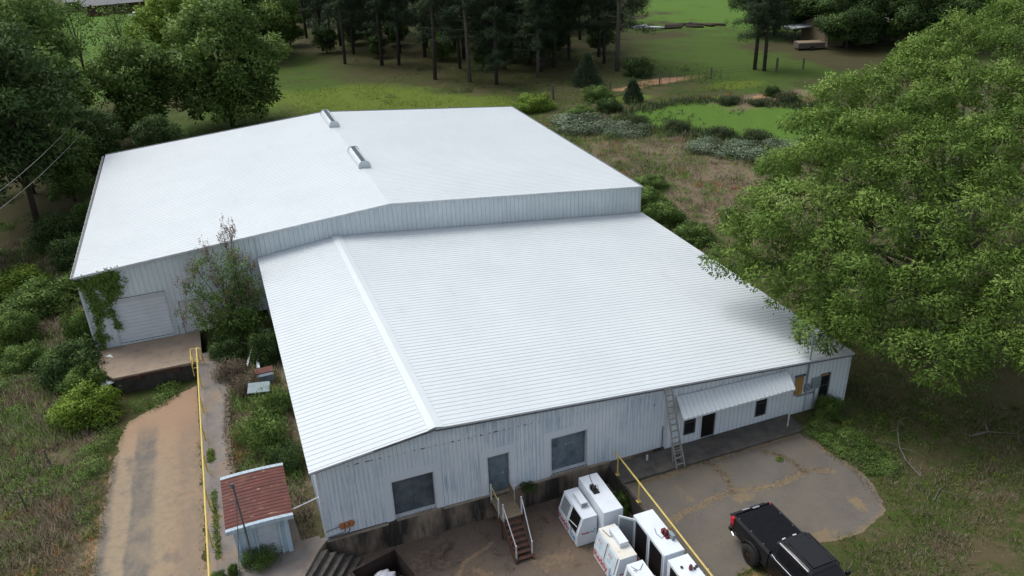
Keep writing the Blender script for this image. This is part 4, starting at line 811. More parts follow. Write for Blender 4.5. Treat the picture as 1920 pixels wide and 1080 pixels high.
for i, (x, y, s_, c_, lab) in enumerate([(47.5, 93, .50, 'leaf_dark', "dark leafy understory tree left of the thin pale trunked pine"), (52.5, 98, .60, 'leaf_dark', "dark leafy understory tree in the wood behind the cone shaped cedar"), (56, 104, .62, 'leaf_tree', "green leafy understory tree in the wood's right half"), (44, 104, .62, 'leaf_dark', "dark leafy understory tree deep behind the bushiest front pine"), (29, 141, .6, 'leaf_tree', "green understory tree at the wood's far left part"), (38, 150, .75, 'leaf_dark', "dark understory tree at the top of the wood, left of middle"), (22, 158, .7, 'leaf_dark', "dark understory tree behind the wood's left end"), (64, 118, .6, 'leaf_dark', "dark understory tree where the wood meets the far meadow"), (47, 138, .8, 'leaf_dark', "dark understory tree at the top middle of the wood"), (58, 134, .75, 'leaf_dark', "dark understory tree at the top right of the wood"), (33, 122, .45, 'leaf_tree', "small green understory tree among the pines left of middle"), (26, 128, .5, 'leaf_dark', "small dark understory tree behind the close pair of pines"), (41, 128, .62, 'leaf_dark', "dark understory tree in the wood's centre, far back"), (40, 95, .35, 'leaf_dark', "lowest dark sapling beside the bushiest front pine"), (61.5, 97, .5, 'leaf_dark', "dark understory tree behind the thickest pine"), (70, 128, .65, 'leaf_dark', "dark understory tree at the wood's far right corner"), (15, 133, .62, 'leaf_tree', "green understory tree where the wood's left end meets the lawn"), (20, 122, .42, 'leaf_dark', "small dark understory tree at the wood's left end, front side"), (27, 112, .34, 'leaf_dark', "smallest dark sapling between the close pair of pines and the lawn"), (36, 104, .40, 'leaf_tree', "small green sapling in the wood's front middle"), (44.5, 98, .5, 'leaf_dark', "dark understory tree left of the densest pines"), (30, 134, .7, 'leaf_dark', "dark understory tree filling the wood's back, left of centre"), (52, 128, .7, 'leaf_tree', "green understory tree filling the wood's back, right of centre")]):
    T_(bigB, "understory_tree", x, y, c_, lab, i * 1.3, s_, group="leafy trees among the pines")
# shrubs
def shrub_proto(seed, r, h, nl, spacing, nleaf, ll, **k):
    g = np.random.default_rng(seed); lob = []
    for i in range(nl): a = g.random() * 6.283; q = r * .78 * math.sqrt(g.random()); lr = r * (.14 + .24 * g.random()); lob.append((math.cos(a) * q, math.sin(a) * q, lr * .6 + (h - lr * 1.2) * g.random() * (1 - .45 * q / r), lr))
    return crown_mesh("foliage", lob, spacing, nleaf, ll, g=g, zmin=-.8, **k)
sA = shrub_proto(51, 1.15, 1.5, 26, .13, 11, .095, lw=.5, spread=.9, inner=.5); sB = shrub_proto(52, 1.15, 1.1, 22, .15, 11, .10, lw=.4, spread=1.3, inner=.7); sC = shrub_proto(53, 1.3, .7, 30, .13, 9, .08, lw=.55, spread=1.0, inner=.5)
sb_stem = MB()
for i in range(7): a = i * .9; sb_stem.tube([(0, 0, -.1), (math.cos(a) * .3, math.sin(a) * .3, .5), (math.cos(a) * .6, math.sin(a) * .6, .95)], [.03, .02, .008], 5, cap=False)
stem_me = sb_stem.mesh("stem")
def shrub(x, y, r, hz, cm, lab, p=0, z=None, nm="shrub", group=None):
    o = empty(nm, (x, y, (gz(x, y) if z is None else z) - .05), (x * 7 + y * 3) % 6.28, label=lab, cat="shrub", **({'group': group} if group else {})); o.scale = (r, r, hz)
    for me_, n_, m_ in ((stem_me, "stem", 'bark'), ((sA, sB, sC)[p], "foliage", cm)):
        q = bpy.data.objects.new(n_, me_); COL.objects.link(q); q.parent = o
        if not me_.materials: me_.materials.append(M[m_])
        q.material_slots[0].link = 'OBJECT'; q.material_slots[0].material = M[m_]
    return o
shrub(-10.5, 15.8, 1.55, 1.35, 'leaf_lime', "yellowish green bush at the left front corner of the loading dock")
shrub(-11.6, 20.2, 1.7, 1.9, 'leaf_dark', "dark dense bush against the rear warehouse's left front corner")
shrub(-10.7, 18.2, 1.1, 1.5, 'leaf_tree', "mid green bush between the yellowish bush and the warehouse corner")
shrub(-11.4, 25.2, 1.0, 1.9, 'leaf_tree', "tall bright green bush beside the rear warehouse's left wall, nearest the front")
shrub(-14.6, 23.6, 1.1, 1.0, 'leaf_tree', "mid green bush left of the dark corner bush")
shrub(-15.6, 27.2, 1.3, 1.6, 'leaf_tree', "upright green bush near the picture's left edge")
shrub(-17.2, 25.0, 1.1, 1.0, 'leaf_lime', "bright green bush cut by the left picture edge")
shrub(-14.5, 31.5, 2.1, 1.5, 'leaf_tree', "wide green thicket bush in the middle of the left weed strip")
shrub(-16.8, 35.5, 2.0, 1.4, 'leaf_lime', "light green bush behind the wide thicket bush")
shrub(-13.0, 39.0, 1.7, 1.9, 'leaf_dark', "dark shrub beside the rear warehouse's left wall, halfway along it")
shrub(-15.0, 44.5, 1.9, 1.8, 'leaf_dark', "dark shrub at the foot of the tall left trees")
shrub(-12.6, 48.5, 1.4, 1.6, 'leaf_tree', "green shrub at the rear warehouse's back left corner")
shrub(-12.0, 33.0, 1.2, 1.5, 'leaf_tree', "green shrub touching the left wall below the dark one")
shrub(-1.55, 8.2, 1.25, 1.7, 'leaf_tree', "feathery green bush between walkway and front warehouse, nearest the shed", 1, nm="bush")
shrub(-1.0, 10.6, 1.0, 1.5, 'leaf_tree', "feathery green bush beside the grey sheet metal lid", 1, nm="bush")
shrub(-1.0, 6.0, .9, 1.1, 'leaf_dark', "dark bush just behind the shed, close to the wall", 1, nm="bush")
shrub(-.75, 16.6, .85, 1.5, 'leaf_dark', "dark green bush in the corner where the warehouses meet", nm="bush")
shrub(-2.9, 17.6, 1.0, 1.1, 'leaf_dark', "dark bush at the right edge of the loading dock", nm="bush")
shrub(-2.9, 14.9, .85, 1.3, 'tan', "dry brownish bush beside the walkway, next to the dock", 1, nm="bush")
shrub(-2.0, 13.3, .7, 1.2, 'tan', "dry tan bush in front of the small maroon roofed cabinet", 1, nm="bush")
shrub(-2.75, -.22, .62, .85, 'leaf_tree', "green bush growing against the shed's front wall", 1, z=-.04, nm="bush")
shrub(-4.3, -.5, .28, .40, 'leaf_tree', "small green weed at the foot of the long yellow railing", z=-.04, nm="bush")
shrub(-3.75, -.35, .20, .45, 'leaf_tree', "smallest green weed, in the walkway between railing and shed", z=-.04, nm="bush")
shrub(12.6, -1.9, .45, .75, 'leaf_tree', "green weed bush in the yard corner under the short yellow railing", z=-1.2, nm="bush")
shrub(25.0, -.75, .65, .9, 'leaf_tree', "green bush under the rightmost window of the office wall", nm="bush")
shrub(24.2, -3.0, .9, .45, 'leaf_tree', "low green weeds along the parking pad's upper right edge", 2, nm="bush")
shrub(24.6, -4.6, .8, .40, 'leaf_tree', "low green weeds along the parking pad's right edge", 2, nm="bush")
shrub(23.7, -1.7, .7, .40, 'leaf_tree', "low green weeds at the porch slab's right end", 2, nm="bush")
shrub(20.6, -2.7, .16, .16, 'leaf_lime', "small green weed in a crack of the parking pad", 2, z=-.32, nm="bush")
shrub(8.9, -.25, .32, .35, 'leaf_dark', "green weed growing on the foundation ledge between stairs and right loading door", 2, z=-.0, nm="bush")
shrub(36.9, 66.5, 2.2, 1.5, 'leaf_lime', "bright light green bush behind the rear warehouse's back right corner")
shrub(46.0, 67.0, 1.7, 1.5, 'leaf_tree', "green bush left of the small cedar")
shrub(44.8, 61.5, 1.4, 1.3, 'leaf_dark', "dark bush at the marsh's upper left end")
shrub(58.2, 78.0, 1.9, 2.0, 'leaf_dark', "dark rounded evergreen bush beside the orange sand patch")
shrub(66.8, 58.4, .9, 1.1, 'leaf_dark', "small dark bush standing alone at the marsh's far edge")
shrub(38.6, 56.0, 3.1, 1.5, 'leaf_grey', "large grey green bramble mound beside the rear warehouse's right side", 2)
shrub(42.0, 52.0, 2.3, 1.0, 'leaf_grey', "smaller grey green bramble mound behind the marsh reeds", 2)
shrub(50.5, 37.0, 3.0, 1.3, 'leaf_grey', "long grey green bramble mound between marsh and oak", 2)
shrub(47.0, 40.8, 2.4, 1.2, 'leaf_grey', "grey green bramble mound in front of the marsh's middle", 2)
shrub(54.2, 33.6, 2.2, 1.2, 'leaf_tree', "green bramble mound beside the oak's left crown edge", 2)
shrub(40.3, 60.3, 1.5, 1.1, 'leaf_tree', "green bush beyond the large grey green bramble mound")
shrub(31.6, 29.5, 1.5, 1.3, 'leaf_tree', "green bush at the rear warehouse's right side, farther one of three")
shrub(30.8, 25.2, 1.5, 1.4, 'leaf_tree', "green bush at the rear warehouse's right side, middle one of three")
shrub(31.3, 21.3, 1.4, 1.0, 'leaf_tree', "green bush at the rear warehouse's right side, nearest of three")
shrub(34.6, 33.6, 1.4, .9, 'leaf_tree', "low green bush in the dry grass behind the warehouse")
GM = "dark marsh bushes"
for x, y, r, lab in ((59.7, 57.4, 1.2, "dark bush clump on the marsh's far bank, left one"), (62.5, 55.4, .9, "dark bush clump on the marsh's far bank, second from left"), (66.5, 55.0, 1.4, "darkest bush clump on the marsh's far bank, behind the tallest reeds"), (66.9, 49.4, 1.5, "dark bush clump at the marsh's right end"), (44.6, 54.2, 1.3, "dark bush clump at the marsh's near left end"), (47.4, 50.0, 1.3, "dark bush clump on the marsh's near bank, left"), (50.2, 45.6, 1.3, "dark bush clump on the marsh's near bank, middle"), (52.4, 42.4, 1.4, "dark bush clump on the marsh's near bank, right of middle"), (56.6, 38.0, 1.4, "dark bush clump on the marsh's near bank, right")):
    shrub(x, y, r, r * .9, 'reed', lab, 1, group=GM)
# small cedar
def cone_tree(seed, h, r, n=700):
    g = np.random.default_rng(seed); t = g.random(n) ** 1.3; a = g.random(n) * 6.283; rr = r * (1 - t) * (.65 + .5 * g.random(n)) + .08; c = np.stack([np.cos(a) * rr, np.sin(a) * rr, .3 + t * h], 1); k = np.repeat(np.arange(n), 14)
    u = np.stack([np.cos(a), np.sin(a), np.full(n, .5)], 1)[k] + g.normal(size=(len(k), 3)) * .6
    return leaf_mesh("crown", c[k] + g.normal(size=(len(k), 3)) * .14, u, .22, .07, .4 + .2 * g.normal(size=n)[k] + .1 * g.normal(size=len(k)), g)
tk = MB().tube([(0, 0, -.3), (0, 0, 3.6)], [.12, .03], 7).mesh("trunk")
tree_thing("cedar_tree", (48.7, 75.8, gz(48.7, 75.8)), tk, cone_tree(61, 4.0, 1.9, 1100), M['bark'], M['cedar'], label="small cone shaped cedar at the wood's edge left of the sand patch", cat="tree")
ce2 = tree_thing("cedar_tree", (49.6, 64.0, gz(49.6, 64)), tk, cone_tree(62, 2.6, 1.1, 500), M['bark'], M['cedar'], label="smallest dark conifer, in the brush below the cone shaped cedar", cat="tree")

# crepe myrtle like sapling against the rear warehouse
g = np.random.default_rng(71); my = empty("flowering_sapling", (-1.75, 19.7, -.3), label="multi stemmed sparse sapling with reddish seed tips against the rear warehouse wall", cat="tree")
mb = MB(); Ps, Ds, Ts, Sp, Sd = [], [], [], [], []
tips = [(.3, -.2, 7.4), (-.1, .2, 6.9), (-2.75, -.3, 4.6), (-3.1, -.6, 2.9), (-2.1, .1, 5.4), (-1.2, 0, 6.3), (1.0, -.2, 5.2), (1.2, -.5, 3.0), (-.4, -.9, 3.4), (-1.8, -.9, 3.2), (.7, -.8, 4.2), (-1.0, -.5, 4.8), (-2.4, -.9, 2.2), (.2, -.4, 5.8), (-1.5, -.8, 2.0), (.2, -1.2, 2.2)]
for tp in tips:
    pts = limb_pts((0, 0, 0), tp, .15, 6, g); mb.tube(pts, [.05, .042, .034, .026, .018, .006], 5, cap=False)
    if tp[2] > 2.8:
        for q in range(int(4 + tp[2] * 1.6)):
            e = np.array(tp) + g.normal(size=3) * np.array([.24, .2, .38]) - np.array([0, 0, .25]); mb.tube([tuple(np.array(tp) - np.array([0, 0, .9])), tuple(e)], [.008, .003], 3, cap=False)
            Sp.append(e + g.normal(size=(16, 3)) * np.array([.035, .035, .16])); Sd.append(g.normal(size=(16, 3)) * .5 + np.array([0, 0, 1.4]))
    for q in range(32):
        t = .3 + .65 * g.random(); b = np.array(pts[min(4, int(t * 5))]) * (1 - (t * 5) % 1) + np.array(pts[min(5, int(t * 5) + 1)]) * ((t * 5) % 1)
        e = b + g.normal(size=3) * np.array([.34, .3, .22]) + np.array([0, 0, .18]); mb.tube([tuple(b), tuple(e)], [.009, .003], 3, cap=False); k = 16
        hi = e[2] > tp[2] - .7 and tp[2] > 4.4
        if t > .93 or hi and q % 2: Sp.append(e + g.normal(size=(14, 3)) * np.array([.05, .05, .18])); Sd.append(g.normal(size=(14, 3)) * .5 + np.array([0, 0, 1.2]))
        if not (tp[2] > 6 and e[2] > 5.9): Ps.append(e + g.normal(size=(k, 3)) * .13); Ds.append(g.normal(size=(k, 3)) + np.array([0, 0, -.2])); Ts.append(.45 + .2 * g.normal() + .15 * g.normal(size=k))
for q in range(120): e = g.normal(size=3) * np.array([.8, .5, .5]) + np.array([-.4, -.6, .9]); k = 16; Ps.append(e + g.normal(size=(k, 3)) * .14); Ds.append(g.normal(size=(k, 3))); Ts.append(.3 + .2 * g.normal(size=k))
mb.build("trunk", M['bark'], my); P = np.concatenate(Ps)
link("crown", leaf_mesh("crown", P, np.concatenate(Ds), .155, .08, np.concatenate(Ts), g), M['leaf_tree'], my)
P = np.concatenate(Sp); link("seed_heads", leaf_mesh("seed_heads", P, np.concatenate(Sd), .12, .04, g.random(len(P)), g), M['seed'], my, kind="stuff")

# ivy on the rear warehouse's left front corner
g = np.random.default_rng(81); iv = empty("ivy_vine", (-9.6, 21.4, -.1), label="green ivy climbing the rear warehouse wall left of the roller door", cat="vine")
lines = [([(-10.15, 4.55), (-9.6, 4.3), (-9.0, 4.45), (-8.3, 4.75)], .22, 330), ([(-8.45, 4.7), (-8.5, 4.0), (-8.65, 3.4)], .24, 380), ([(-9.9, 4.3), (-9.7, 3.5), (-9.55, 2.8), (-9.6, 2.2)], .17, 260), ([(-8.6, 3.4), (-9.0, 2.9), (-9.5, 2.7)], .12, 130), ([(-9.6, 2.3), (-9.2, 2.2), (-8.9, 2.5), (-8.8, 1.6), (-8.75, 1.2)], .08, 90), ([(-9.7, 2.1), (-9.8, 1.3), (-9.9, .8), (-9.5, .7)], .11, 110), ([(-9.9, .9), (-9.85, .0)], .06, 40)]
Ps = []; mb = MB()
for ln, wd, n in lines:
    for s in range(n): i = int(g.integers(0, len(ln) - 1)); t = g.random(); Ps.append(((ln[i][0] * (1 - t) + ln[i + 1][0] * t) + g.normal() * wd, 21.44 - .10 * g.random(), (ln[i][1] * (1 - t) + ln[i + 1][1] * t) + g.normal() * wd * .8))
    mb.tube([(a + 9.6, -.0, b + .1) for a, b in ln], .012, 4, cap=False)
mb.build("stem", M['bark'], iv); P = np.repeat(np.array(Ps), 3, 0) - np.array([-9.6, 21.4, -.1]); P += g.normal(size=P.shape) * .05; P[:, 1] = np.minimum(P[:, 1], .0) ; D = g.normal(size=P.shape) * np.array([1, .35, 1]) + np.array([0, -.3, -.5])
link("foliage", leaf_mesh("foliage", P, D, .17, .11, .45 + .25 * g.normal(size=len(P)), g, g.normal(size=P.shape) * .3 + np.array([0, -1, .3])), M['leaf_oak'], iv)

# ------------------------------------------------------------------ ground cover
def blocked(x, y):
    b = (x > -3.2) & (x < 13.3) & (y < .6); b |= (x > -.4) & (x < 27) & (y > -1.5) & (y < 21.5); b |= (x > -10.5) & (x < 26.9) & (y > 21.3) & (y < 48); b |= (x > -4.7) & (y < 18.6) & (x < -3.15 - .5 * sst(4, 10, y) * sst(15, 12, y)); b |= (x > -9.4) & (x < -4.3) & (y > 17.5) & (y < 21.5)
    b |= inpoly(x, y, DRIVE) & (pdist(x, y, DRIVE) > .25); b |= inpoly(x, y, ASPH) & (pdist(x, y, ASPH) > .12); b |= (x > -3.8) & (x < -1.15) & (y < 3.2) | (x > -1.2) & (x < .1) & (y < .45); b |= (x > 13) & (x < 23.3) & (y > -2) & (y < 0); return b
def tufts(name, boxes, mat, blades, hgt, wid, seed, dens=None, lean=.5, **k):
    g = np.random.default_rng(seed); X, Y = [], []
    for (x0, x1, y0, y1, n) in boxes: X.append(x0 + (x1 - x0) * g.random(n)); Y.append(y0 + (y1 - y0) * g.random(n))
    x, y = np.concatenate(X), np.concatenate(Y); ok = ~blocked(x, y)
    if mat in ('tan', 'sedge', 'leaf_tree', 'grass'): ok &= ~inpoly(x, y, MARSH)
    if dens is not None: ok &= g.random(len(x)) < dens(x, y)
    x, y = x[ok], y[ok]; k_ = np.repeat(np.arange(len(x)), blades); s = (.6 + .8 * g.random(len(x)))[k_]
    P = np.stack([x[k_], y[k_], H(x, y)[k_] - .03], 1) + g.normal(size=(len(k_), 3)) * np.array([hgt * .35, hgt * .35, 0]) * s[:, None]
    D = g.normal(size=(len(k_), 3)) * lean + np.array([0, 0, 1]); T = (.45 + .22 * g.normal(size=len(x)))[k_] + .12 * g.normal(size=len(k_))
    return link(name, leaf_mesh(name, P, D, hgt * s * (.6 + .6 * g.random(len(k_))), wid * (hgt / .3) ** .5, T, g, g.normal(size=D.shape) * .3 + np.array([0, 0, 1])), M[mat], kind="stuff", **k)
cl = lambda x, y, f, a, o=0: np.clip(.5 + a * fbm(x + o, y - o, f, 4), 0, 1)
tufts("grass", [(-22, -9, -4, 45, 21000), (-9.6, -9, -4, 14, 1200), (-5.0, -4.6, -4, 16, 500), (23, 40, -16, 4, 16000), (14, 24, -16, -7.6, 6000), (27, 60, 4, 60, 15000), (-3.3, -.3, 3, 19, 900)], 'grass', 7, .17, .022, 91, lambda x, y: cl(x, y, .5, 2.2))
tufts("dry_grass", [(-22, -9, -4, 30, 20000), (27, 62, 8, 62, 30000), (-3.3, -.3, .4, 19, 3600), (23, 40, -16, 4, 6000), (14, 24, -16, -7.6, 2500)], 'tan', 7, .26, .022, 92, lambda x, y: cl(x, y, .4, 2.4, 40))
tufts("orange_grass", [(-22, -9, -4, 34, 1500), (27, 62, 8, 62, 2600), (58, 72, 52, 62, 500), (-3.3, -.3, 3, 17, 500)], 'sedge', 22, .42, .022, 93, lambda x, y: (fbm(x + 9, y, .35, 4) > .28) * 1.)
tufts("tall_weeds", [(-22, -10, 6, 46, 5200), (-3.3, -.3, 3.5, 19, 500), (27.2, 60, 6, 62, 4500)], 'leaf_tree', 12, .5, .035, 98, lambda x, y: cl(x, y, .35, 2.8, 70), lean=.4)
tufts("tall_dry_weeds", [(-22, -10, 2, 46, 7000), (-3.3, -.3, 2, 19, 1100), (27.2, 60, 10, 60, 4500)], 'tan', 12, .48, .028, 99, lambda x, y: cl(x, y, .35, 2.8, 20), lean=.45)
tufts("marsh_reeds", [(43, 70, 34, 62, 5200)], 'reed', 9, .65, .04, 94, lambda x, y: (pdist(x, y, MARSH) < 1.3 + 1.6 * fbm(x, y, .4, 3)) * 1., lean=.22)
tufts("marsh_sedge", [(43, 70, 34, 62, 1500)], 'reed', 10, .38, .04, 194, lambda x, y: inpoly(x, y, MARSH) * (fbm(x + 5, y, .3, 4) > .2), lean=.3)
tufts("marsh_grass", [(43, 70, 34, 62, 9000)], 'leaf_lime', 5, .13, .03, 95, lambda x, y: inpoly(x, y, MARSH) * .35 * cl(x, y, .3, 2.), lean=.6)
tufts("meadow_grass", [(-12, 70, 48, 100, 26000)], 'grass', 5, .2, .04, 96, lambda x, y: cl(x, y, .25, 2.))
tufts("yellow_flowers", [(4, 38, 66, 94, 14000), (58, 70, 64, 68, 900)], 'leaf_lime', 5, .16, .05, 97, lambda x, y: np.maximum(soft(x, y, YEL, 3), ell(x, y, 66, 66, 5, 2)) * cl(x, y, .35, 2.5))
def litter(name, lines, z, mat, seed, n, wd, size):
    g = np.random.default_rng(seed); P = []
    for ln in lines:
        ln = np.array(ln); k = g.integers(0, len(ln) - 1, n); t = g.random(n)[:, None]; q = ln[k] * (1 - t) + ln[k + 1] * t; q = q + g.normal(size=q.shape) * wd; P.append(np.column_stack([q, np.full(n, z) + .02 * g.random(n)]))
    P = np.concatenate(P); D = g.normal(size=P.shape) * np.array([1, 1, .25]) + np.array([0, 0, .15]); return link(name, leaf_mesh(name, P, D, size * (.5 + g.random(len(P))), size * .3, .5 + .25 * g.normal(size=len(P)), g, g.normal(size=P.shape) * .2 + np.array([0, 0, 1])), M[mat], kind="stuff")
litter("straw_litter", [CA, CB, CC, [(13.4, -1.6), (23.0, -1.6)], [(22.9, -1.8), (23.2, -4.5), (22.8, -7)]], -.315, 'tan', 201, 900, .10, .07)
litter("leaf_litter", [[(.4, -.3), (13, -.3)], [(12.8, -.4), (12.7, -8)], [(1.5, -3.4), (9, -3.0)], [(4, -1.2), (6.5, -4.5)]], -1.192, 'seed', 202, 700, .35, .06)
litter("weed_strip", [[(-4.28, .8), (-4.28, 5.2)], [(-4.28, 7.5), (-4.28, 8.4)]], -.03, 'grass', 203, 800, .06, .13)
litter("dry_weed_strip", [[(-3.35, 3.8), (-3.45, 10), (-3.0, 15)]], -.03, 'tan', 204, 1500, .10, .14)
def mounds(name, pts, mat, seed, r0, r1, nl, ll, **k):
    g = np.random.default_rng(seed); P = []; D = []; T = []; Nn = []
    for (x, y) in pts:
        r = r0 + (r1 - r0) * g.random(); n = int(nl * (r / r1) ** 2) + 8; u = g.normal(size=(n, 3)); u /= np.linalg.norm(u, axis=1, keepdims=True); u[:, 2] = np.abs(u[:, 2]) * .75
        P.append(np.array([x, y, gz(x, y) - .05]) + u * r * (.5 + .6 * g.random((n, 1)))); D.append(u * .6 + g.normal(size=(n, 3)) * .7); T.append(.4 + .2 * g.normal() + .18 * g.normal(size=n)); Nn.append(u + np.array([0, 0, .3]) + .25 * g.normal(size=u.shape))
    P = np.concatenate(P); return link(name, leaf_mesh(name, P, np.concatenate(D), ll, ll * .45, np.concatenate(T), g, np.concatenate(Nn)), M[mat], kind="stuff", **k)
def scatter(boxes, seed, f=.3, th=.0):
    g = np.random.default_rng(seed); out = []
    for (x0, x1, y0, y1, n) in boxes:
        x = x0 + (x1 - x0) * g.random(n); y = y0 + (y1 - y0) * g.random(n); ok = ~blocked(x, y) & (fbm(x + seed, y, f, 3) > th) & ~inpoly(x, y, MARSH); out += list(zip(x[ok], y[ok]))
    return out
mounds("undergrowth", scatter([(-22, -10.4, 12, 52, 1300), (-16, -9.4, 0, 14, 200), (-13.5, -9.2, 9, 17, 160), (-9.3, -5, 15.2, 17.5, 60), (-3.2, -.5, 3, 19, 110), (27, 33, 8, 50, 260), (33, 62, 12, 64, 700), (23.4, 40, -5, 12, 200)], 101, .3, -.12), 'leaf_tree', 101, .12, .7, 260, .10)
mounds("undergrowth", scatter([(-24, -10.8, 20, 60, 380), (27.2, 31, 12, 50, 70), (28, 70, 46, 72, 90), (-26, -8, 50, 76, 220), (20, 66, 76, 112, 160)], 102), 'leaf_dark', 102, .3, 1.0, 300, .13)
mounds("undergrowth", scatter([(-21, -10.4, 14, 44, 420), (-16, -9.4, -3, 14, 90), (28, 60, 14, 66, 300), (23.6, 30, -8, 0, 70)], 103), 'leaf_lime', 103, .1, .5, 170, .085)

# ------------------------------------------------------------------ ice freezers
def text_mesh(txt, size, name="lettering", ext=.002, bold=0.0, shear=0.0, space=1.0):
    cu = bpy.data.curves.new(name, 'FONT'); cu.body = txt; cu.size = size; cu.extrude = ext; cu.offset = bold; cu.shear = shear; cu.space_character = space; cu.resolution_u = 3
    ob = bpy.data.objects.new("t", cu); me = bpy.data.meshes.new_from_object(ob); me.name = name; bpy.data.objects.remove(ob); bpy.data.curves.remove(cu); me.materials.clear(); return me
def face_mat(org, X, Y):
    X = Vector(X).normalized(); Y = Vector(Y).normalized(); Z = X.cross(Y); return Matrix(((X.x, Y.x, Z.x, org[0]), (X.y, Y.y, Z.y, org[1]), (X.z, Y.z, Z.z, org[2]), (0, 0, 0, 1)))
def lettering(txt, size, mat, parent, org, X, Y, **k):
    me = text_mesh(txt, size, **k); me.transform(face_mat(org, X, Y)); return link("lettering", me, M[mat], parent)
def snowflake(r, org, X, Y, mat, parent):
    mb = MB()
    for k in range(3):
        a = math.pi * k / 3; c, s = math.cos(a), math.sin(a); mb.bar((-c * r, -s * r, 0), (c * r, s * r, 0), r * .22, .004, up=(0, 0, 1))
        for q in (-1, 1):
            for w_ in (-1, 1): b = a + w_ * .6; mb.bar((q * c * r * .5, q * s * r * .5, 0), (q * (c * r * .5 + math.cos(b) * r * .35), q * (s * r * .5 + math.sin(b) * r * .35), 0), r * .16, .004)
    me = mb.mesh("snowflake"); me.transform(face_mat(org, X, Y)); return link("snowflake", me, M[mat], parent)
def slant_freezer(x, y, wd, ln, h, kz, inset, top_mat, label, open_door=True, posters=False, unit='low', lr='red', lb='blue', tsize=.42, name_fade=False):
    """front (slanted doors) faces -x; origin at the front left bottom = (x, y) nearest the camera"""
    o = empty("ice_freezer", (x, y, -1.2), label=label, cat="freezer", group="ice freezers standing in the loading yard")
    prof = [(0, .03), (wd, .03), (wd, h), (inset, h), (0, kz)]
    MB().prism(prof, 0, ln, fn=lambda a, b, hh: (a, hh, b)).build("cabinet", M['freezer'], o, bevel=.012)
    MB().box(inset + .0, wd, .0, ln, h + .001, h + .012).build("top_panel", M[top_mat], o, bevel=.004)
    MB().box(.04, wd - .04, .04, ln - .04, 0, .03).build("base", M['seal'], o)
    sl = Vector((inset, 0, h - kz)); L = sl.length; u = sl / L; nn = Vector((-u.z, 0, u.x))
    for i in range(2):
        y0 = ln * (.07 + .47 * i); y1 = y0 + ln * .40
        def Pt(t, yy, d): q = Vector((0, 0, kz)) + u * (L * t) + nn * d; return (q.x, yy, q.z)
        def slab(t0, t1, ya, yb, d0, d1): return MB().__class__() 
        mb = MB(); mb.hexa([Pt(.06, y0, .004), Pt(.06, y1, .004), Pt(.94, y1, .004), Pt(.94, y0, .004), Pt(.06, y0, .022), Pt(.06, y1, .022), Pt(.94, y1, .022), Pt(.94, y0, .022)])
        near_open = open_door and i == 0
        fr = mb.build("door", M['freezer' if not near_open else 'black'], o)
        mb = MB(); mm = 'poster' if posters else ('black' if near_open else 'glass_grey')
        mb.hexa([Pt(.13, y0 + .05, .0225), Pt(.13, y1 - .05, .0225), Pt(.88, y1 - .05, .0225), Pt(.88, y0 + .05, .0225), Pt(.13, y0 + .05, .028), Pt(.13, y1 - .05, .028), Pt(.88, y1 - .05, .028), Pt(.88, y0 + .05, .028)])
        mb.build("pane", M[mm], fr)
        mb = MB()
        for a in (y0 - .012, y1): mb = MB(); mb.hexa([Pt(.04, a, .003), Pt(.04, a + .012, .003), Pt(.96, a + .012, .003), Pt(.96, a, .003), Pt(.04, a, .026), Pt(.04, a + .012, .026), Pt(.96, a + .012, .026), Pt(.96, a, .026)]); mb.build("door_frame", M['seal' if posters else 'freezer'], fr)
        if near_open: MB().bar(Pt(.40, y0 + .04, .034), Pt(.24, y1 - .03, .034), .05, .02).build("hinge_bar", M['white_metal'], fr)
        if posters:
            for q, tx in enumerate(("ICE", "ICE")):
                org = Vector(Pt(.52 - .26 * q, y1 - .12, .030)); lettering(tx, .21 - .03 * q, 'pale_red' if q == 0 else 'pale_blue', fr, org, (0, -1, 0), u, bold=.004)
    X, Y = (0, -1, 0), (0, 0, 1)
    lettering("Reddy", tsize, lr, o, (-.004, ln - .03, kz * .30), X, Y, bold=.010, space=.98)
    lettering("Ice", tsize, lb, o, (-.004, ln - .03 - tsize * 2.85, kz * .30), X, Y, bold=.010)
    snowflake(.085, (-.005, ln - .03 - tsize * 3.1, kz * .30 + tsize * .98), X, Y, lb, o)
    lettering("Reddy", .15, lr if not name_fade else 'pale_red', o, (wd * .22, -.004, h * .42), (1, 0, .0), (0, 0, 1), bold=.004); lettering("Ice", .15, lb, o, (wd * .22 + .42, -.004, h * .42), (1, 0, 0), (0, 0, 1), bold=.004)
    snowflake(.045, (wd * .22 + .62, -.006, h * .42 + .14), (1, 0, 0), (0, 0, 1), lb, o)
    return o
f1 = slant_freezer(9.90, -3.27, .92, 1.92, 1.47, .62, .27, 'freezer', "white slanted front ice freezer nearest the stairs with one black open door")
mb = MB().box(.46, .78, .62, 1.42, 1.485, 1.74); cu_ = mb.build("condenser_unit", M['freezer'], f1, bevel=.01)
for k in range(5): MB().box(.50 + k * .055, .525 + k * .055, .608, .619, 1.52, 1.70).build("vent_slot", M['seal'], cu_)
f3 = slant_freezer(10.33, -5.86, .95, 1.88, 1.45, .60, .20, 'freezer_cream', "cream topped slanted ice freezer with faded blue posters on both doors", open_door=False, posters=True, tsize=.46)
mb = MB().box(.48, .86, .55, 1.5, 1.465, 1.70); c3 = mb.build("condenser_unit", M['freezer'], f3, bevel=.01)
lettering("Ice", .20, 'pale_blue', c3, (.477, 1.42, 1.50), (0, -1, 0), (0, 0, 1), bold=.004)
MB().tube([(.3, 1.75, 1.47), (.38, 1.3, 1.50), (.48, 1.2, 1.52)], .012, 5).build("wire", M['cable'], f3)
f6 = slant_freezer(10.46, -8.15, .90, 2.0, 1.42, .60, .20, 'freezer', "white slanted ice freezer cut by the bottom edge in front of the cream topped one", tsize=.42)
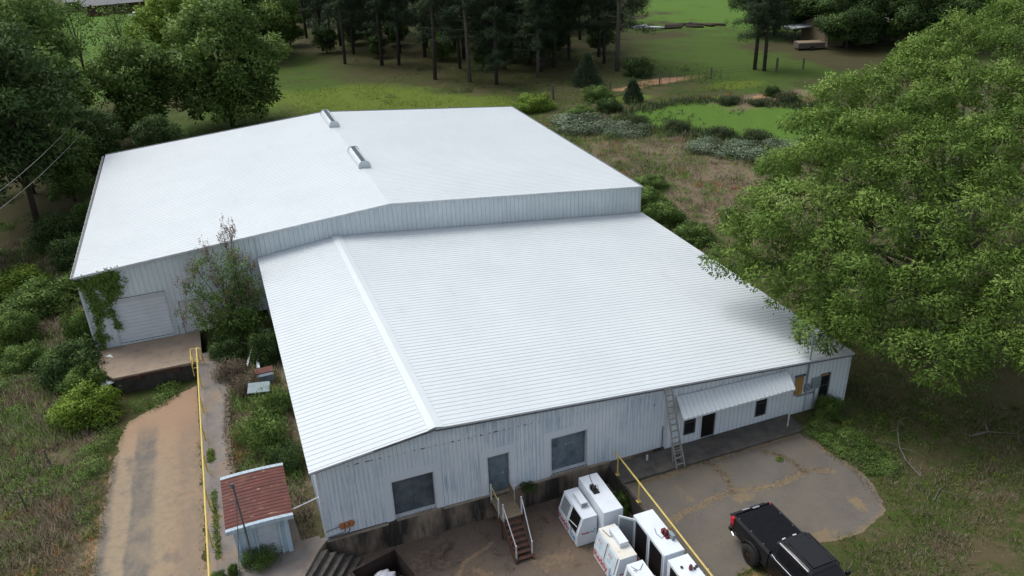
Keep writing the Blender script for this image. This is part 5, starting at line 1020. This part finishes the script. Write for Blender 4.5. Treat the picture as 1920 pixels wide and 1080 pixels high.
MB().box(.45, .84, .2, .95, 1.435, 1.62).build("condenser_unit", M['freezer_cream'], f6, bevel=.01)
MB().tube([(.3, 1.85, 1.44), (.42, 1.6, 1.47), (.34, 1.5, 1.46), (.30, 1.62, 1.46), (.55, 1.55, 1.46), (.8, 1.8, 1.45)], .009, 5).build("wire", M['cable'], f6)
def compressor(parent, x, y, z, mat='compressor', seed=1, coil=True):
    g = np.random.default_rng(seed); mb = MB(); mb.box(x - .14, x + .14, y - .22, y + .18, z, z + .03)
    mb.tube([(x - .02, y, z + .03), (x - .02, y, z + .10), (x - .02, y, z + .22), (x - .02, y, z + .27)], [.09, .10, .095, .04], 12)
    mb.box(x - .16, x + .02, y + .08, y + .2, z + .03, z + .22); mb.tube([(x + .1, y - .12, z + .08), (x + .02, y - .2, z + .14), (x - .1, y - .15, z + .1)], .018, 6)
    mb.tube([(x + .06, y + .1, z + .2), (x + .13, y - .02, z + .26), (x + .1, y - .16, z + .12)], .012, 5); return mb.build("compressor", M[mat], parent)
def tall_freezer(x, y, wd, ln, h, label, doors=False, open_far=False):
    o = empty("ice_freezer", (x, y, -1.2), label=label, cat="freezer", group="ice freezers standing in the loading yard")
    MB().box(0, wd, 0, ln, .03, h).build("cabinet", M['freezer'], o, bevel=.014); MB().box(.04, wd - .04, .04, ln - .04, 0, .03).build("base", M['seal'], o)
    MB().box(.012, wd - .012, .012, ln - .012, h + .001, h + .010).build("top_panel", M['freezer'], o)
    if doors:
        for i in range(2):
            y0 = ln * (.06 + .46 * i); y1 = y0 + ln * .38
            d = MB().box(-.012, -.002, y0, y1, .12, h - .12).build("door", M['black'], o); MB().box(-.03, -.0125, y0 - .03, y0, .08, h - .08).build('frame_stile', M['freezer'], d); MB().box(-.03, -.0125, y1, y1 + .03, .08, h - .08).build('frame_stile', M['freezer'], d)
        if open_far:
            mb = MB(); hx, hy = -.03, ln * .92; mb.bar((hx, hy, h * .55), (hx - .50, hy + .48, h * .55), .045, h * .84); q = mb.build("open_door", M['freezer'], o, bevel=.008)
            n_ = Vector((-.48, -.50, 0)).normalized() * .028; a = Vector((hx - .04, hy + .04, h * .55)); b = Vector((hx - .46, hy + .44, h * .55)); mb = MB(); mb.bar(a + n_, b + n_, .004, h * .74); mb.build("pane", M['glass_grey'], q)
    return o
f2 = tall_freezer(10.90, -3.72, .90, 2.46, 1.90, "tall plain white freezer behind the slanted one with black compressor on top")
compressor(f2, .28, 1.42, 1.91); MB().tube([(.3, 1.5, 1.93), (.42, 2.1, 1.96), (.5, 2.4, 1.925)], .012, 5).build("wire", M['cable'], f2)
f4 = tall_freezer(11.98, -6.74, .90, 2.48, 1.90, "tall white freezer with black doorways and one door swung open, beside the railing", True, True)
compressor(f4, .66, .95, 1.91, 'maroon', 2); MB().box(.68, .82, .58, .90, 1.93, 2.14).build("condenser_coil", M['galv'], f4)
MB().tube([(.55, .95, 1.93), (.38, .85, 1.93), (.30, 1.15, 1.93), (.40, 1.45, 1.93)], .010, 5).build("wire", M['cable'], f4)
f5 = tall_freezer(11.98, -9.45, .90, 2.50, 1.90, "tall white freezer at the bottom edge beside the railing with small maroon motor", True)
mb = MB().tube([(.55, 1.75, 1.91), (.55, 1.75, 2.0), (.55, 1.75, 2.12)], [.07, .08, .06], 10); mb.build("compressor", M['maroon'], f5)
for a, b in ((.28, 1.95), (.70, 1.72), (.82, 1.78)): MB().box(a - .04, a + .04, b - .05, b + .04, 1.911, 1.97).build("bracket", M['compressor'], f5)
tag(MB().bar((11.62, -4.1, -.95), (11.80, -7.2, -.95), .10, .5).build("metal_rack", M['maroon']), "narrow reddish rack lying between the two rows of freezers", "rack")

# ------------------------------------------------------------------ dumpster
dp = empty("dumpster", (2.51, -1.57, -1.2), math.atan2(.51, 1.94), label="open dark steel dumpster with white bags below the dock wall", cat="dumpster")
t_ = .04; hz_ = 1.2
mb = MB()
for a in ((-2.0, 0, -t_, 0), (-2.0, 0, -1.8, -1.8 + t_), (-2.0, -2.0 + t_, -1.8 + t_, -t_), (-t_, 0, -1.8 + t_, -t_)): mb.box(*a, .05, hz_)
mb.box(-2.0 + t_, -t_, -1.8 + t_, -t_, .05, .1); mb.build("container", M['bin'], dp)
mb = MB(); mb.box(-2.05, .05, -.05, .05, hz_, hz_ + .06); mb.box(-2.05, .05, -1.85, -1.75, hz_, hz_ + .06); mb.box(-2.05, -1.95, -1.75, -.05, hz_, hz_ + .06); mb.box(-.05, .05, -1.75, -.05, hz_, hz_ + .06); mb.build("rim", M['bin'], dp, bevel=.01)
for k in range(4): MB().box(.0, .08, -1.6 + k * .45, -1.5 + k * .45, .1, hz_).build("rib", M['bin'], dp)
def blob(name, loc, r, mat, seed, **k):
    g = np.random.default_rng(seed); bm = bmesh.new(); bmesh.ops.create_icosphere(bm, subdivisions=4, radius=1)
    P = np.array([v.co[:] for v in bm.verts]); n = sum(np.sin(P @ g.normal(size=3) * f + g.random() * 6) / f for f in (3, 4, 6, 8, 11, 15)) * .6
    for v, q in zip(bm.verts, n): v.co *= (1 + q * .5); v.co.x *= r[0]; v.co.y *= r[1]; v.co.z *= r[2]
    me = bpy.data.meshes.new(name); bm.to_mesh(me); bm.free(); return link(name, me, M[mat], loc=loc, **k)
for i, (x, y, z, r) in enumerate([(1.85, -2.35, -.55, (.42, .34, .26)), (1.35, -2.6, -.62, (.38, .32, .24)), (2.2, -2.75, -.60, (.32, .30, .24))]):
    blob("trash_bag", (x, y, z), r, 'bag', 120 + i, label=["crumpled white plastic bag in the middle of the dumpster", "whitish plastic bag at the dumpster's left side", "small white plastic bag near the dumpster's right wall"][i], cat="bag")

# ------------------------------------------------------------------ pickup truck (rear towards +y, nose towards -y)
tk_ = empty("pickup_truck", (16.36, -6.14, -.32), label="lifted black pickup truck with black bed cover parked on the pad", cat="truck")
tk_.rotation_euler = (0, 0, R_(1.2))
def loft(secs, closed_ends=True):
    mb = MB(); n = len(secs[0]); 
    for s in secs: mb.v += [tuple(p) for p in s]
    for i in range(len(secs) - 1):
        for k in range(n): k2 = (k + 1) % n; mb.f.append((i * n + k, i * n + k2, (i + 1) * n + k2, (i + 1) * n + k)); mb.m.append(0)
    if closed_ends: mb.f.append(tuple(range(n))[::-1]); mb.f.append(tuple((len(secs) - 1) * n + k for k in range(n))); mb.m += [0, 0]
    return mb
def bsec(y, w, z0, z1, wt=None, r=.07):     # lower body cross section, rounded shoulders
    wt = wt or w; return [(-w + .05, y, z0), (-w, y, z0 + .12), (-w, y, z1 - .28), (-wt, y, z1 - r), (-wt + r, y, z1), (wt - r, y, z1), (wt, y, z1 - r), (w, y, z1 - .28), (w, y, z0 + .12), (w - .05, y, z0)]
loft([bsec(-.06, .90, .62, 1.36, .90), bsec(-.12, .94, .52, 1.38, .92), bsec(-2.28, .95, .46, 1.39, .93)]).build("bed", M['tb'], tk_, bevel=.012)
loft([bsec(-2.32, .95, .44, 1.40, .93), bsec(-4.25, .95, .44, 1.36, .90), bsec(-4.45, .95, .46, 1.33, .88), bsec(-5.35, .93, .50, 1.26, .82), bsec(-5.62, .86, .56, 1.12, .74)]).build("body", M['tb'], tk_, bevel=.02, smooth=False)
MB().box(-.88, .88, -2.26, -.16, 1.392, 1.43).build("bed_cover", M['tcover'], tk_, bevel=.012)
for sx in (-.93, .87): MB().box(sx, sx + .06, -2.27, -.10, 1.385, 1.445).build("bed_rail", M['tplastic'], tk_, bevel=.012)
for i, (a, b) in enumerate(((-.84, -.35), (-.84, -1.1), (-.84, -1.85), (.84, -.75), (.84, -1.5))): MB().tube([(a, b, 1.43), (a, b, 1.442)], .018, 8).build("bolt", M['chrome'], tk_)
MB().box(-.88, .88, -.05, .02, .72, 1.40).build("tailgate", M['tb'], tk_, bevel=.015)
MB().box(-.97, .70, .0, .10, 1.33, 1.38).build("tailgate_flap", M['tplastic'], tk_, bevel=.01)
MB().bar((-.40, .06, 1.392), (-.12, -.02, 1.46), .025, .02).build("strut", M['white_metal'], tk_)
MB().box(.02, .34, -.10, -.02, 1.432, 1.445).build("pale_patch", M['glass_grey'], tk_)  # thin pale grey sheet at the rear of the bed cover
for sx in (-1, 1): MB().box(min(sx * .86, sx * .97), max(sx * .86, sx * .97), -.17, .03, 1.02, 1.34).build("tail_light", M['lamp_red'], tk_, bevel=.02)
for sx in (-1, 1): MB().box(min(sx * .88, sx * .965), max(sx * .88, sx * .965), -.15, .025, .80, .99).build("tail_light", M['maroon'], tk_, bevel=.02)
MB().box(-.92, .92, .0, .16, .50, .68).build("rear_bumper", M['tplastic'], tk_, bevel=.03)
MB().tube([(-.98, -.16, .62), (-1.02, -.34, .60)], .03, 8).build("exhaust_tip", M['chrome'], tk_)
def gsec(y, wb, wt, z0, z1): return [(-wb, y, z0), (-wt - (wb - wt) * .25, y, z0 + (z1 - z0) * .72), (-wt, y, z1 - .05), (-wt + .10, y, z1), (0, y, z1 + .02), (wt - .10, y, z1), (wt, y, z1 - .05), (wt + (wb - wt) * .25, y, z0 + (z1 - z0) * .72), (wb, y, z0)]
loft([gsec(-2.34, .88, .70, 1.39, 1.92), gsec(-2.52, .88, .69, 1.39, 1.99), gsec(-3.2, .88, .69, 1.39, 2.02), gsec(-4.0, .88, .67, 1.38, 1.99), gsec(-4.15, .87, .64, 1.37, 1.95), gsec(-4.78, .86, .84, 1.34, 1.37)]).build("cab", M['tb'], tk_, bevel=.02)
MB().box(-.40, .44, -4.02, -2.62, 2.028, 2.036).build("sunroof", M['tglass'], tk_, bevel=.003)
for sx in (-1, 1):
    mb = MB()
    for k in range(3): xx = sx * (.50 + .055 * k); mb.tube([(xx, -2.50, 2.012 - .012 * k), (xx, -4.0, 2.012 - .012 * k)], .012, 6)
    mb.build("roof_rail", M['tplastic'], tk_)
    MB().tube([(sx * .665, -2.5, 1.985), (sx * .665, -4.05, 1.985)], .018, 6).build("roof_rail", M['chrome' if sx < 0 else 'tplastic'], tk_)
    s0, s1 = 1.46, 1.86
    for (ya, yb) in ((-2.60, -3.22), (-3.30, -4.05)):
        xa = lambda z: sx * (.888 - (z - 1.39) / .55 * .165)
        mb = MB(); mb.hexa([(xa(s0), yb, s0), (xa(s0), ya, s0), (xa(s1), ya, s1), (xa(s1), yb, s1), (xa(s0) + sx * .01, yb, s0), (xa(s0) + sx * .01, ya, s0), (xa(s1) + sx * .01, ya, s1), (xa(s1) + sx * .01, yb, s1)]); mb.build("side_window", M['tglass'], tk_)
    MB().tube([(sx * .905, -2.42, 1.44), (sx * .925, -2.7, 1.405), (sx * .925, -3.6, 1.40), (sx * .92, -4.3, 1.39)], .014, 6).build("window_trim", M['chrome'], tk_)
    MB().box(min(sx * .92, sx * 1.12), max(sx * .92, sx * 1.12), -4.35, -4.22, 1.38, 1.56).build("side_mirror", M['tplastic'], tk_, bevel=.03)
    MB().box(min(sx * .95, sx * 1.06), max(sx * .95, sx * 1.06), -4.2, -2.4, .38, .44).build("side_step", M['tplastic'], tk_, bevel=.015)
MB().bar((-.45, -2.36, 1.955), (-.30, -2.355, 1.965), .05, .03).build("roof_lamp", M['white_metal'], tk_); MB().bar((.05, -2.355, 1.97), (.20, -2.36, 1.965), .05, .03).build("roof_lamp", M['white_metal'], tk_)
mb = MB(); mb.hexa([(-.60, -2.335, 1.48), (.60, -2.335, 1.48), (.56, -2.35, 1.84), (-.56, -2.35, 1.84), (-.60, -2.325, 1.48), (.60, -2.325, 1.48), (.56, -2.34, 1.84), (-.56, -2.34, 1.84)]); mb.build("rear_window", M['tglass'], tk_)
mb = MB(); mb.hexa([(-.74, -4.77, 1.40), (.74, -4.77, 1.40), (.58, -4.19, 1.93), (-.58, -4.19, 1.93), (-.74, -4.79, 1.41), (.74, -4.79, 1.41), (.58, -4.21, 1.94), (-.58, -4.21, 1.94)]); mb.build("windshield", M['tglass'], tk_)
def wheel(x, y, sx):
    n = 28; prof = [(-.15, .22), (-.15, .38), (-.12, .44), (-.05, .465), (.05, .465), (.12, .44), (.15, .38), (.15, .22)]; mb = MB()
    for k in range(n):
        for a, r in prof: q = 2 * math.pi * k / n; mb.v.append((x + a, y + r * math.cos(q), .465 + r * math.sin(q)))
    m = len(prof)
    for k in range(n):
        for j in range(m - 1): a = k * m + j; b = ((k + 1) % n) * m + j; mb.f.append((a, b, b + 1, a + 1)); mb.m.append(0)
    t = mb.build("wheel", M['rubber'], tk_, smooth=True)
    mb = MB().tube([(x + sx * .10, y, .465), (x + sx * .13, y, .465)], [.225, .10], 20); mb.tube([(x - .12, y, .465), (x + sx * .10, y, .465)], .226, 20); mb.tube([(x + sx * .12, y, .465), (x + sx * .165, y, .465)], .05, 10)
    for k in range(8): q = 2 * math.pi * k / 8; mb.bar((x + sx * .12, y, .465), (x + sx * .135, y + .21 * math.cos(q), .465 + .21 * math.sin(q)), .045, .02, up=(1, 0, 0))
    mb.build("rim", M['bronze'], t)
for y in (-1.35, -4.85):
    for sx in (-1, 1):
        wheel(sx * .92, y, sx); mb = MB()
        pts = [(sx * .975, y + .56 * math.cos(a), .50 + .56 * math.sin(a)) for a in np.linspace(.25, math.pi - .25, 9)]
        for a, b in zip(pts[:-1], pts[1:]): mb.bar(a, b, .12, .05)
        mb.build("fender_flare", M['tplastic'], tk_)
MB().box(-.80, .80, -5.78, -5.58, .52, .78).build("front_bumper", M['tplastic'], tk_, bevel=.03)
for sx in (-1, 1): MB().box(min(sx * .55, sx * .80), max(sx * .55, sx * .80), -5.66, -5.52, .88, 1.04).build("headlight", M['glass_grey'], tk_, bevel=.02)

# ------------------------------------------------------------------ small things round the yard
cb = empty("small_cabinet", (-1.12, 13.9, -.33), .05, label="small cabinet with maroon metal lid standing among bushes by the wall", cat="cabinet")
MB().box(-.42, .42, -.38, .38, 0, .75).build("body", M['door_grey'], cb, bevel=.01); MB().box(-.50, .50, -.10, .5, .76, .80).build("lid", M['rust'], cb); 
tag(MB().box(-.55, .55, -.65, .65, -.02, .02).build("metal_sheet", M['galv'], loc=(-1.55, 11.6, .95)), "grey metal sheet lying on the bushes in front of the small cabinet", "sheet").rotation_euler = (R_(-8), R_(4), R_(-6))
for i, (x, y, z, w_, l_, r_, lab, mt) in enumerate([(-9.75, 20.1, -.22, .9, .6, .4, "pale board lying against the warehouse corner beside the dock", 'wall_a'), (-9.6, 18.9, -.30, .8, .55, .8, "white board leaning on the dock's left edge", 'white_trim'), (-9.55, 18.0, -.55, .7, .6, .3, "grey white board below the dock's left front corner", 'wall_a'),
      (-1.75, 17.0, -.18, .12, 2.0, -.25, "long white plank lying in the corner between the warehouses", 'white_trim'), (-1.35, 16.2, -.05, .16, 1.8, -.05, "second pale plank next to the small cabinet", 'wall_a'), (-2.2, 18.6, -.2, .7, .5, .5, "crumpled white sheet at the sapling's foot", 'white_trim'), (-.55, 18.7, .3, .35, .4, .2, "small white box in the corner behind the low roof", 'white_trim')]):
    tag(MB().box(-w_ / 2, w_ / 2, -l_ / 2, l_ / 2, -.02, .02).build("board", M[mt], loc=(x, y, z + .1)), lab, "board").rotation_euler = (R_(5), R_(-8), r_)
for i, (x, y, h, lab) in enumerate([(-11.85, 11.6, 1.15, "leaning grey fence post with pale tip, farthest of three in the left field"), (-12.4, 8.2, 1.15, "thin dark fence post, middle one of three in the left field"), (-12.95, 5.5, 1.0, "dark fence post cut by the left edge, nearest of three")]):
    z = gz(x, y); tag(MB().tube([(x, y, z - .1), (x - .10, y + .05, z + h)], .045, 7).build("fence_post", M['wood_grey' if i else 'bark_pale']), lab, "post")
z = gz(-17.5, 36.5); tag(MB().tube([(-17.3, 36.3, z - .2), (-18.2, 37.2, z + 5.5)], [.16, .11], 9).build("utility_pole", M['bark']), "dark leaning pole cut by the left edge of the picture", "pole")
for i, (a, b, lab) in enumerate([((-20.5, 24, 6.2), (-12.0, 50, 7.5), "upper thin power line crossing the dark trees at left"), ((-20.0, 24, 5.5), (-11.6, 50, 6.6), "lower thin power line crossing the dark trees at left")]):
    pts = [Vector(a).lerp(Vector(b), t) + Vector((0, 0, -.9 * math.sin(math.pi * t))) for t in np.linspace(0, 1, 16)]; tag(MB().tube(pts, .018, 4).build("power_line", M['alu']), lab, "cable")
def branch(name, pts, r, lab, seed, sub=6):
    g = np.random.default_rng(seed); mb = MB(); P = [Vector((x, y, gz(x, y) + h)) for x, y, h in pts]; mb.tube(P, [r * (1 - .8 * i / (len(P) - 1)) for i in range(len(P))], 6)
    for i in range(sub): q = P[int(g.integers(1, len(P)))]; e = q + Vector((g.normal() * .5, g.normal() * .5, abs(g.normal()) * .25)); mb.tube([q, (q + e) / 2 + Vector((0, 0, .08)), e], [r * .4, r * .3, r * .1], 4)
    return tag(mb.build(name, M['bark_pale']), lab, "branch")
branch("fallen_branch", [(25.6, -6.2, .03), (25.75, -5.2, .1), (26.1, -4.4, .2), (26.9, -3.4, .3), (27.5, -2.9, .25)], .045, "large forked dead branch lying on the grass below the oak", 5, 12)
branch("fallen_branch", [(24.9, -7.6, .03), (25.6, -7.2, .05), (26.3, -7.0, .04)], .03, "thin pale stick on the grass right of the parking pad", 6, 3)
branch("fallen_branch", [(23.6, -4.5, .04), (24.1, -5.2, .05), (24.6, -5.6, .04)], .018, "smallest pale twig in the weeds at the pad's edge", 7, 2)
branch("fallen_branch", [(30.0, -4.9, .05), (31.0, -5.0, .12), (32.2, -5.6, .06)], .05, "dead limb on the ground at the right edge under the oak", 8, 5)
sg = empty("roadside_sign", (27.3, -10.35, -.35), label="pale green sign panel on brown wooden post at the right picture edge", cat="sign")
MB().box(-.06, .06, -.06, .06, 0, 1.15).build("post", M['rust_dark'], sg, bevel=.008); MB().box(-.02, 1.1, -.085, -.062, .9, 1.75).build("panel", M['galv'], sg)
for i, (u, y_, l) in enumerate([(14.9, -2.5, .7), (14.3, -3.3, .5)]):
    pass
tag(MB().box(-.04, .04, -.04, .04, 0, .28).build("pipe_stub", M['white_metal'], loc=(14.85, -.42, -.2)), "short white pipe stub standing on the porch slab near the wall", "pipe")
sr = empty("wire_fence", (41.0, 69.5, gz(41, 69.5)), label="old wire fence with wooden posts between the field and wood", cat="fence")
fp = [(41.0, 69.9), (49.5, 70.2), (57.5, 70.8), (66.0, 71.0), (76.6, 70.2), (81.0, 69.8)]
for i, (x, y) in enumerate(fp): MB().box(-.13 if i in (0, 4) else -.07, .13 if i in (0, 4) else .07, -.1, .1, -.2, 1.9 if i in (0, 4) else 1.5).build("post", M['wood_grey'], sr, loc=(x - 41.0, y - 69.5, 0))
for i in range(9): MB().tube([(16.4 + i * 1.2, .6, -.2), (16.4 + i * 1.2, .6, 1.3)], .03, 5).build("stake", M['wood_grey'], sr)
for h in (.5, .9, 1.3): MB().tube([(x - 41.0, y - 69.5, h) for x, y in fp], .012, 3).build("wire", M['cable'], sr)
for i, x in enumerate((13.5, 21.2, -1.5)): z = gz(x, 50.5); tag(MB().tube([(x, 50.5, z - .2), (x, 50.5, z + [2.2, 1.9, 2.0][i] + 4.1 - [0, .3, .9][i])], .07, 6).build("field_post", M['wood_grey']), ["dark post rising just behind the roof near the far ridge vent", "thin post behind the rear roof's back edge, right of the vents", "dark post behind the rear roof's back edge, left of the vents"][i], "post")

# ------------------------------------------------------------------ barn, shelter and far things
bn = empty("old_barn", (107.5, 85, gz(107.5, 85)), -.12, label="long low barn with pale tin roof half hidden under dark trees", cat="barn")
M['tin'] = pm('weathered_tin', (.46, .50, .52), (.36, .36, .34), .5, .55, .2, .1, extra=[((.30, .20, .13), .5, .58, .7, None)])
mb = MB(); mb.keep = True; ribbed_wall(mb, (-11, -4), (11, -4), lambda s: -.4, lambda s: 2.6, [(3, 6, -.4, 2.1), (9, 12, -.4, 2.1)], .5, .05, .03); ribbed_wall(mb, (-11, 4), (-11, -4), lambda s: -.4, lambda s: 2.6 + 1.4 * (1 - abs(s - 4) / 4), (), .5, .05, .03); mb.build("wall", [M['wood'], M['wood_grey']], bn)
mb = MB(); mb.keep = True; ribbed_roof(mb, (-11.6, -4.6, 2.45), (11.6, -4.6, 2.45), (11.6, 0, 4.1), (-11.6, 0, 4.1), 2, .1, .03); mb.face([(-11.6, 0, 4.1), (11.6, 0, 4.1), (11.6, 4.6, 2.45), (-11.6, 4.6, 2.45)]); mb.build("roof", M['tin'], bn)
sp = empty("open_shelter", (94.5, 88.5, gz(94.5, 88.5)), .1, label="small flat roofed shelter on a single dark post left of the barn", cat="shelter")
MB().box(-2.2, 3.6, -1.6, 1.6, 2.55, 2.72).build("roof", M['tin'], sp); MB().tube([(-.2, 0, -.2), (-.2, 0, 2.5)], .16, 8).build("post", M['wood_grey'], sp)
mb = MB().bar((-.2, 0, 1.8), (-1.3, 0, 2.52), .12, .12); mb.build("brace", M['wood_grey'], sp); MB().bar((-.2, 0, 1.8), (1.0, 0, 2.52), .12, .12).build("brace", M['wood_grey'], sp)
cp = empty("plank_trailer", (92.0, 82.2, gz(92, 82.2)), -.35, label="low grey plank sided trailer bed beside the shelter post", cat="trailer")
MB().box(-2.0, 2.4, -1.2, 1.2, .25, 1.1).build("bed", M['wood_grey'], cp, bevel=.04); MB().box(-1.9, 2.3, -1.1, 1.1, 1.101, 1.15).build("deck", M['wood'], cp)
for y_ in (-1.25, 1.25): MB().tube([(.3, y_ - .1, .32), (.3, y_ + .1, .32)], .34, 14).build("wheel", M['rubber'], cp)
can = MB(); can = loft([[(x * s, -2.6 + 5.2 * i / 8, z * (.6 + .4 * s)) for x, z in ((-.42, .45), (-.34, .1), (0, 0), (.34, .1), (.42, .45), (0, .40))] for i, s in enumerate((.1, .5, .8, .97, 1, .97, .8, .5, .1))])
o = tag(can.build("canoe", M['white_trim'], loc=(80.2, 112.6, gz(80, 112.6) + .25), smooth=True), "white canoe shaped boat lying by the log pile in the far yard", "boat"); o.rotation_euler = (0, 0, R_(66))
o = tag(MB().box(-1.6, 1.6, -.5, .5, 0, .45).build("storage_box", M['white_trim'], loc=(79.8, 116.2, gz(80, 116)), bevel=.06), "long pale box behind the boat in the far yard", "box")
g = np.random.default_rng(5)
for i in range(9):
    x = 84.5 + i * 1.15 + g.normal() * .3; y = 113.5 + g.normal() * 1.2 - i * .25; a = g.normal() * .6 - .3; L = 1.6 + g.random() * 1.4; c, s_ = math.cos(a), math.sin(a); z = gz(x, y)
    tag(MB().tube([(x - c * L, y - s_ * L, z + .2), (x + c * L, y + s_ * L, z + .3)], .24, 8).build("log", M['bark']), "dark log beside the far yard's boat, %s" % ["leftmost of the row", "second from the left", "third from the left", "fourth from the left", "middle one of the row", "fourth from the right", "third from the right", "second from the right", "rightmost of the row"][i], "log", "logs lying beside the boat in the far yard")
for i, (x, y, w_, lab) in enumerate([(-19.5, 212, 7, "pale low house far away at the upper left"), (-27, 224, 5, "dark roofed outbuilding beside the far pale house")]):
    hs = empty("far_house", (x, y, gz(x, y)), .2, label=lab, cat="house"); MB().box(-w_, w_, -3.5, 3.5, -.3, 2.6).build("wall", M['rust_dark' if i == 0 else 'wood_grey'], hs)
    mb = MB(); mb.prism([(-4.2, 2.5), (4.2, 2.5), (0, 4.4)], -w_ - .5, w_ + .5, fn=lambda a, b, h: (h, a, b)); mb.build("roof", M['grey_trim'], hs)
    for k in (-1, 0, 1): MB().box(k * w_ * .55 - .6, k * w_ * .55 + .6, -3.56, -3.5, .9, 2.0).build("window", M['glass'], hs)
tag(MB().box(-2.0, 2.0, -.8, .8, .35, .95).box(-1.1, 1.0, -.72, .72, .95, 1.45).build("parked_car", M['chrome'], loc=(-13.5, 196, gz(-13.5, 196)), bevel=.18), "small light coloured car parked by the far house", "car")
tag(MB().box(-.5, .5, -.5, .5, 0, .9).box(-.42, .42, -.42, .42, .9, .94).build("air_conditioner", M['galv'], loc=(27.5, 16.5, -.4), bevel=.02), "grey air conditioning unit beside the front warehouse's right wall", "air conditioner")
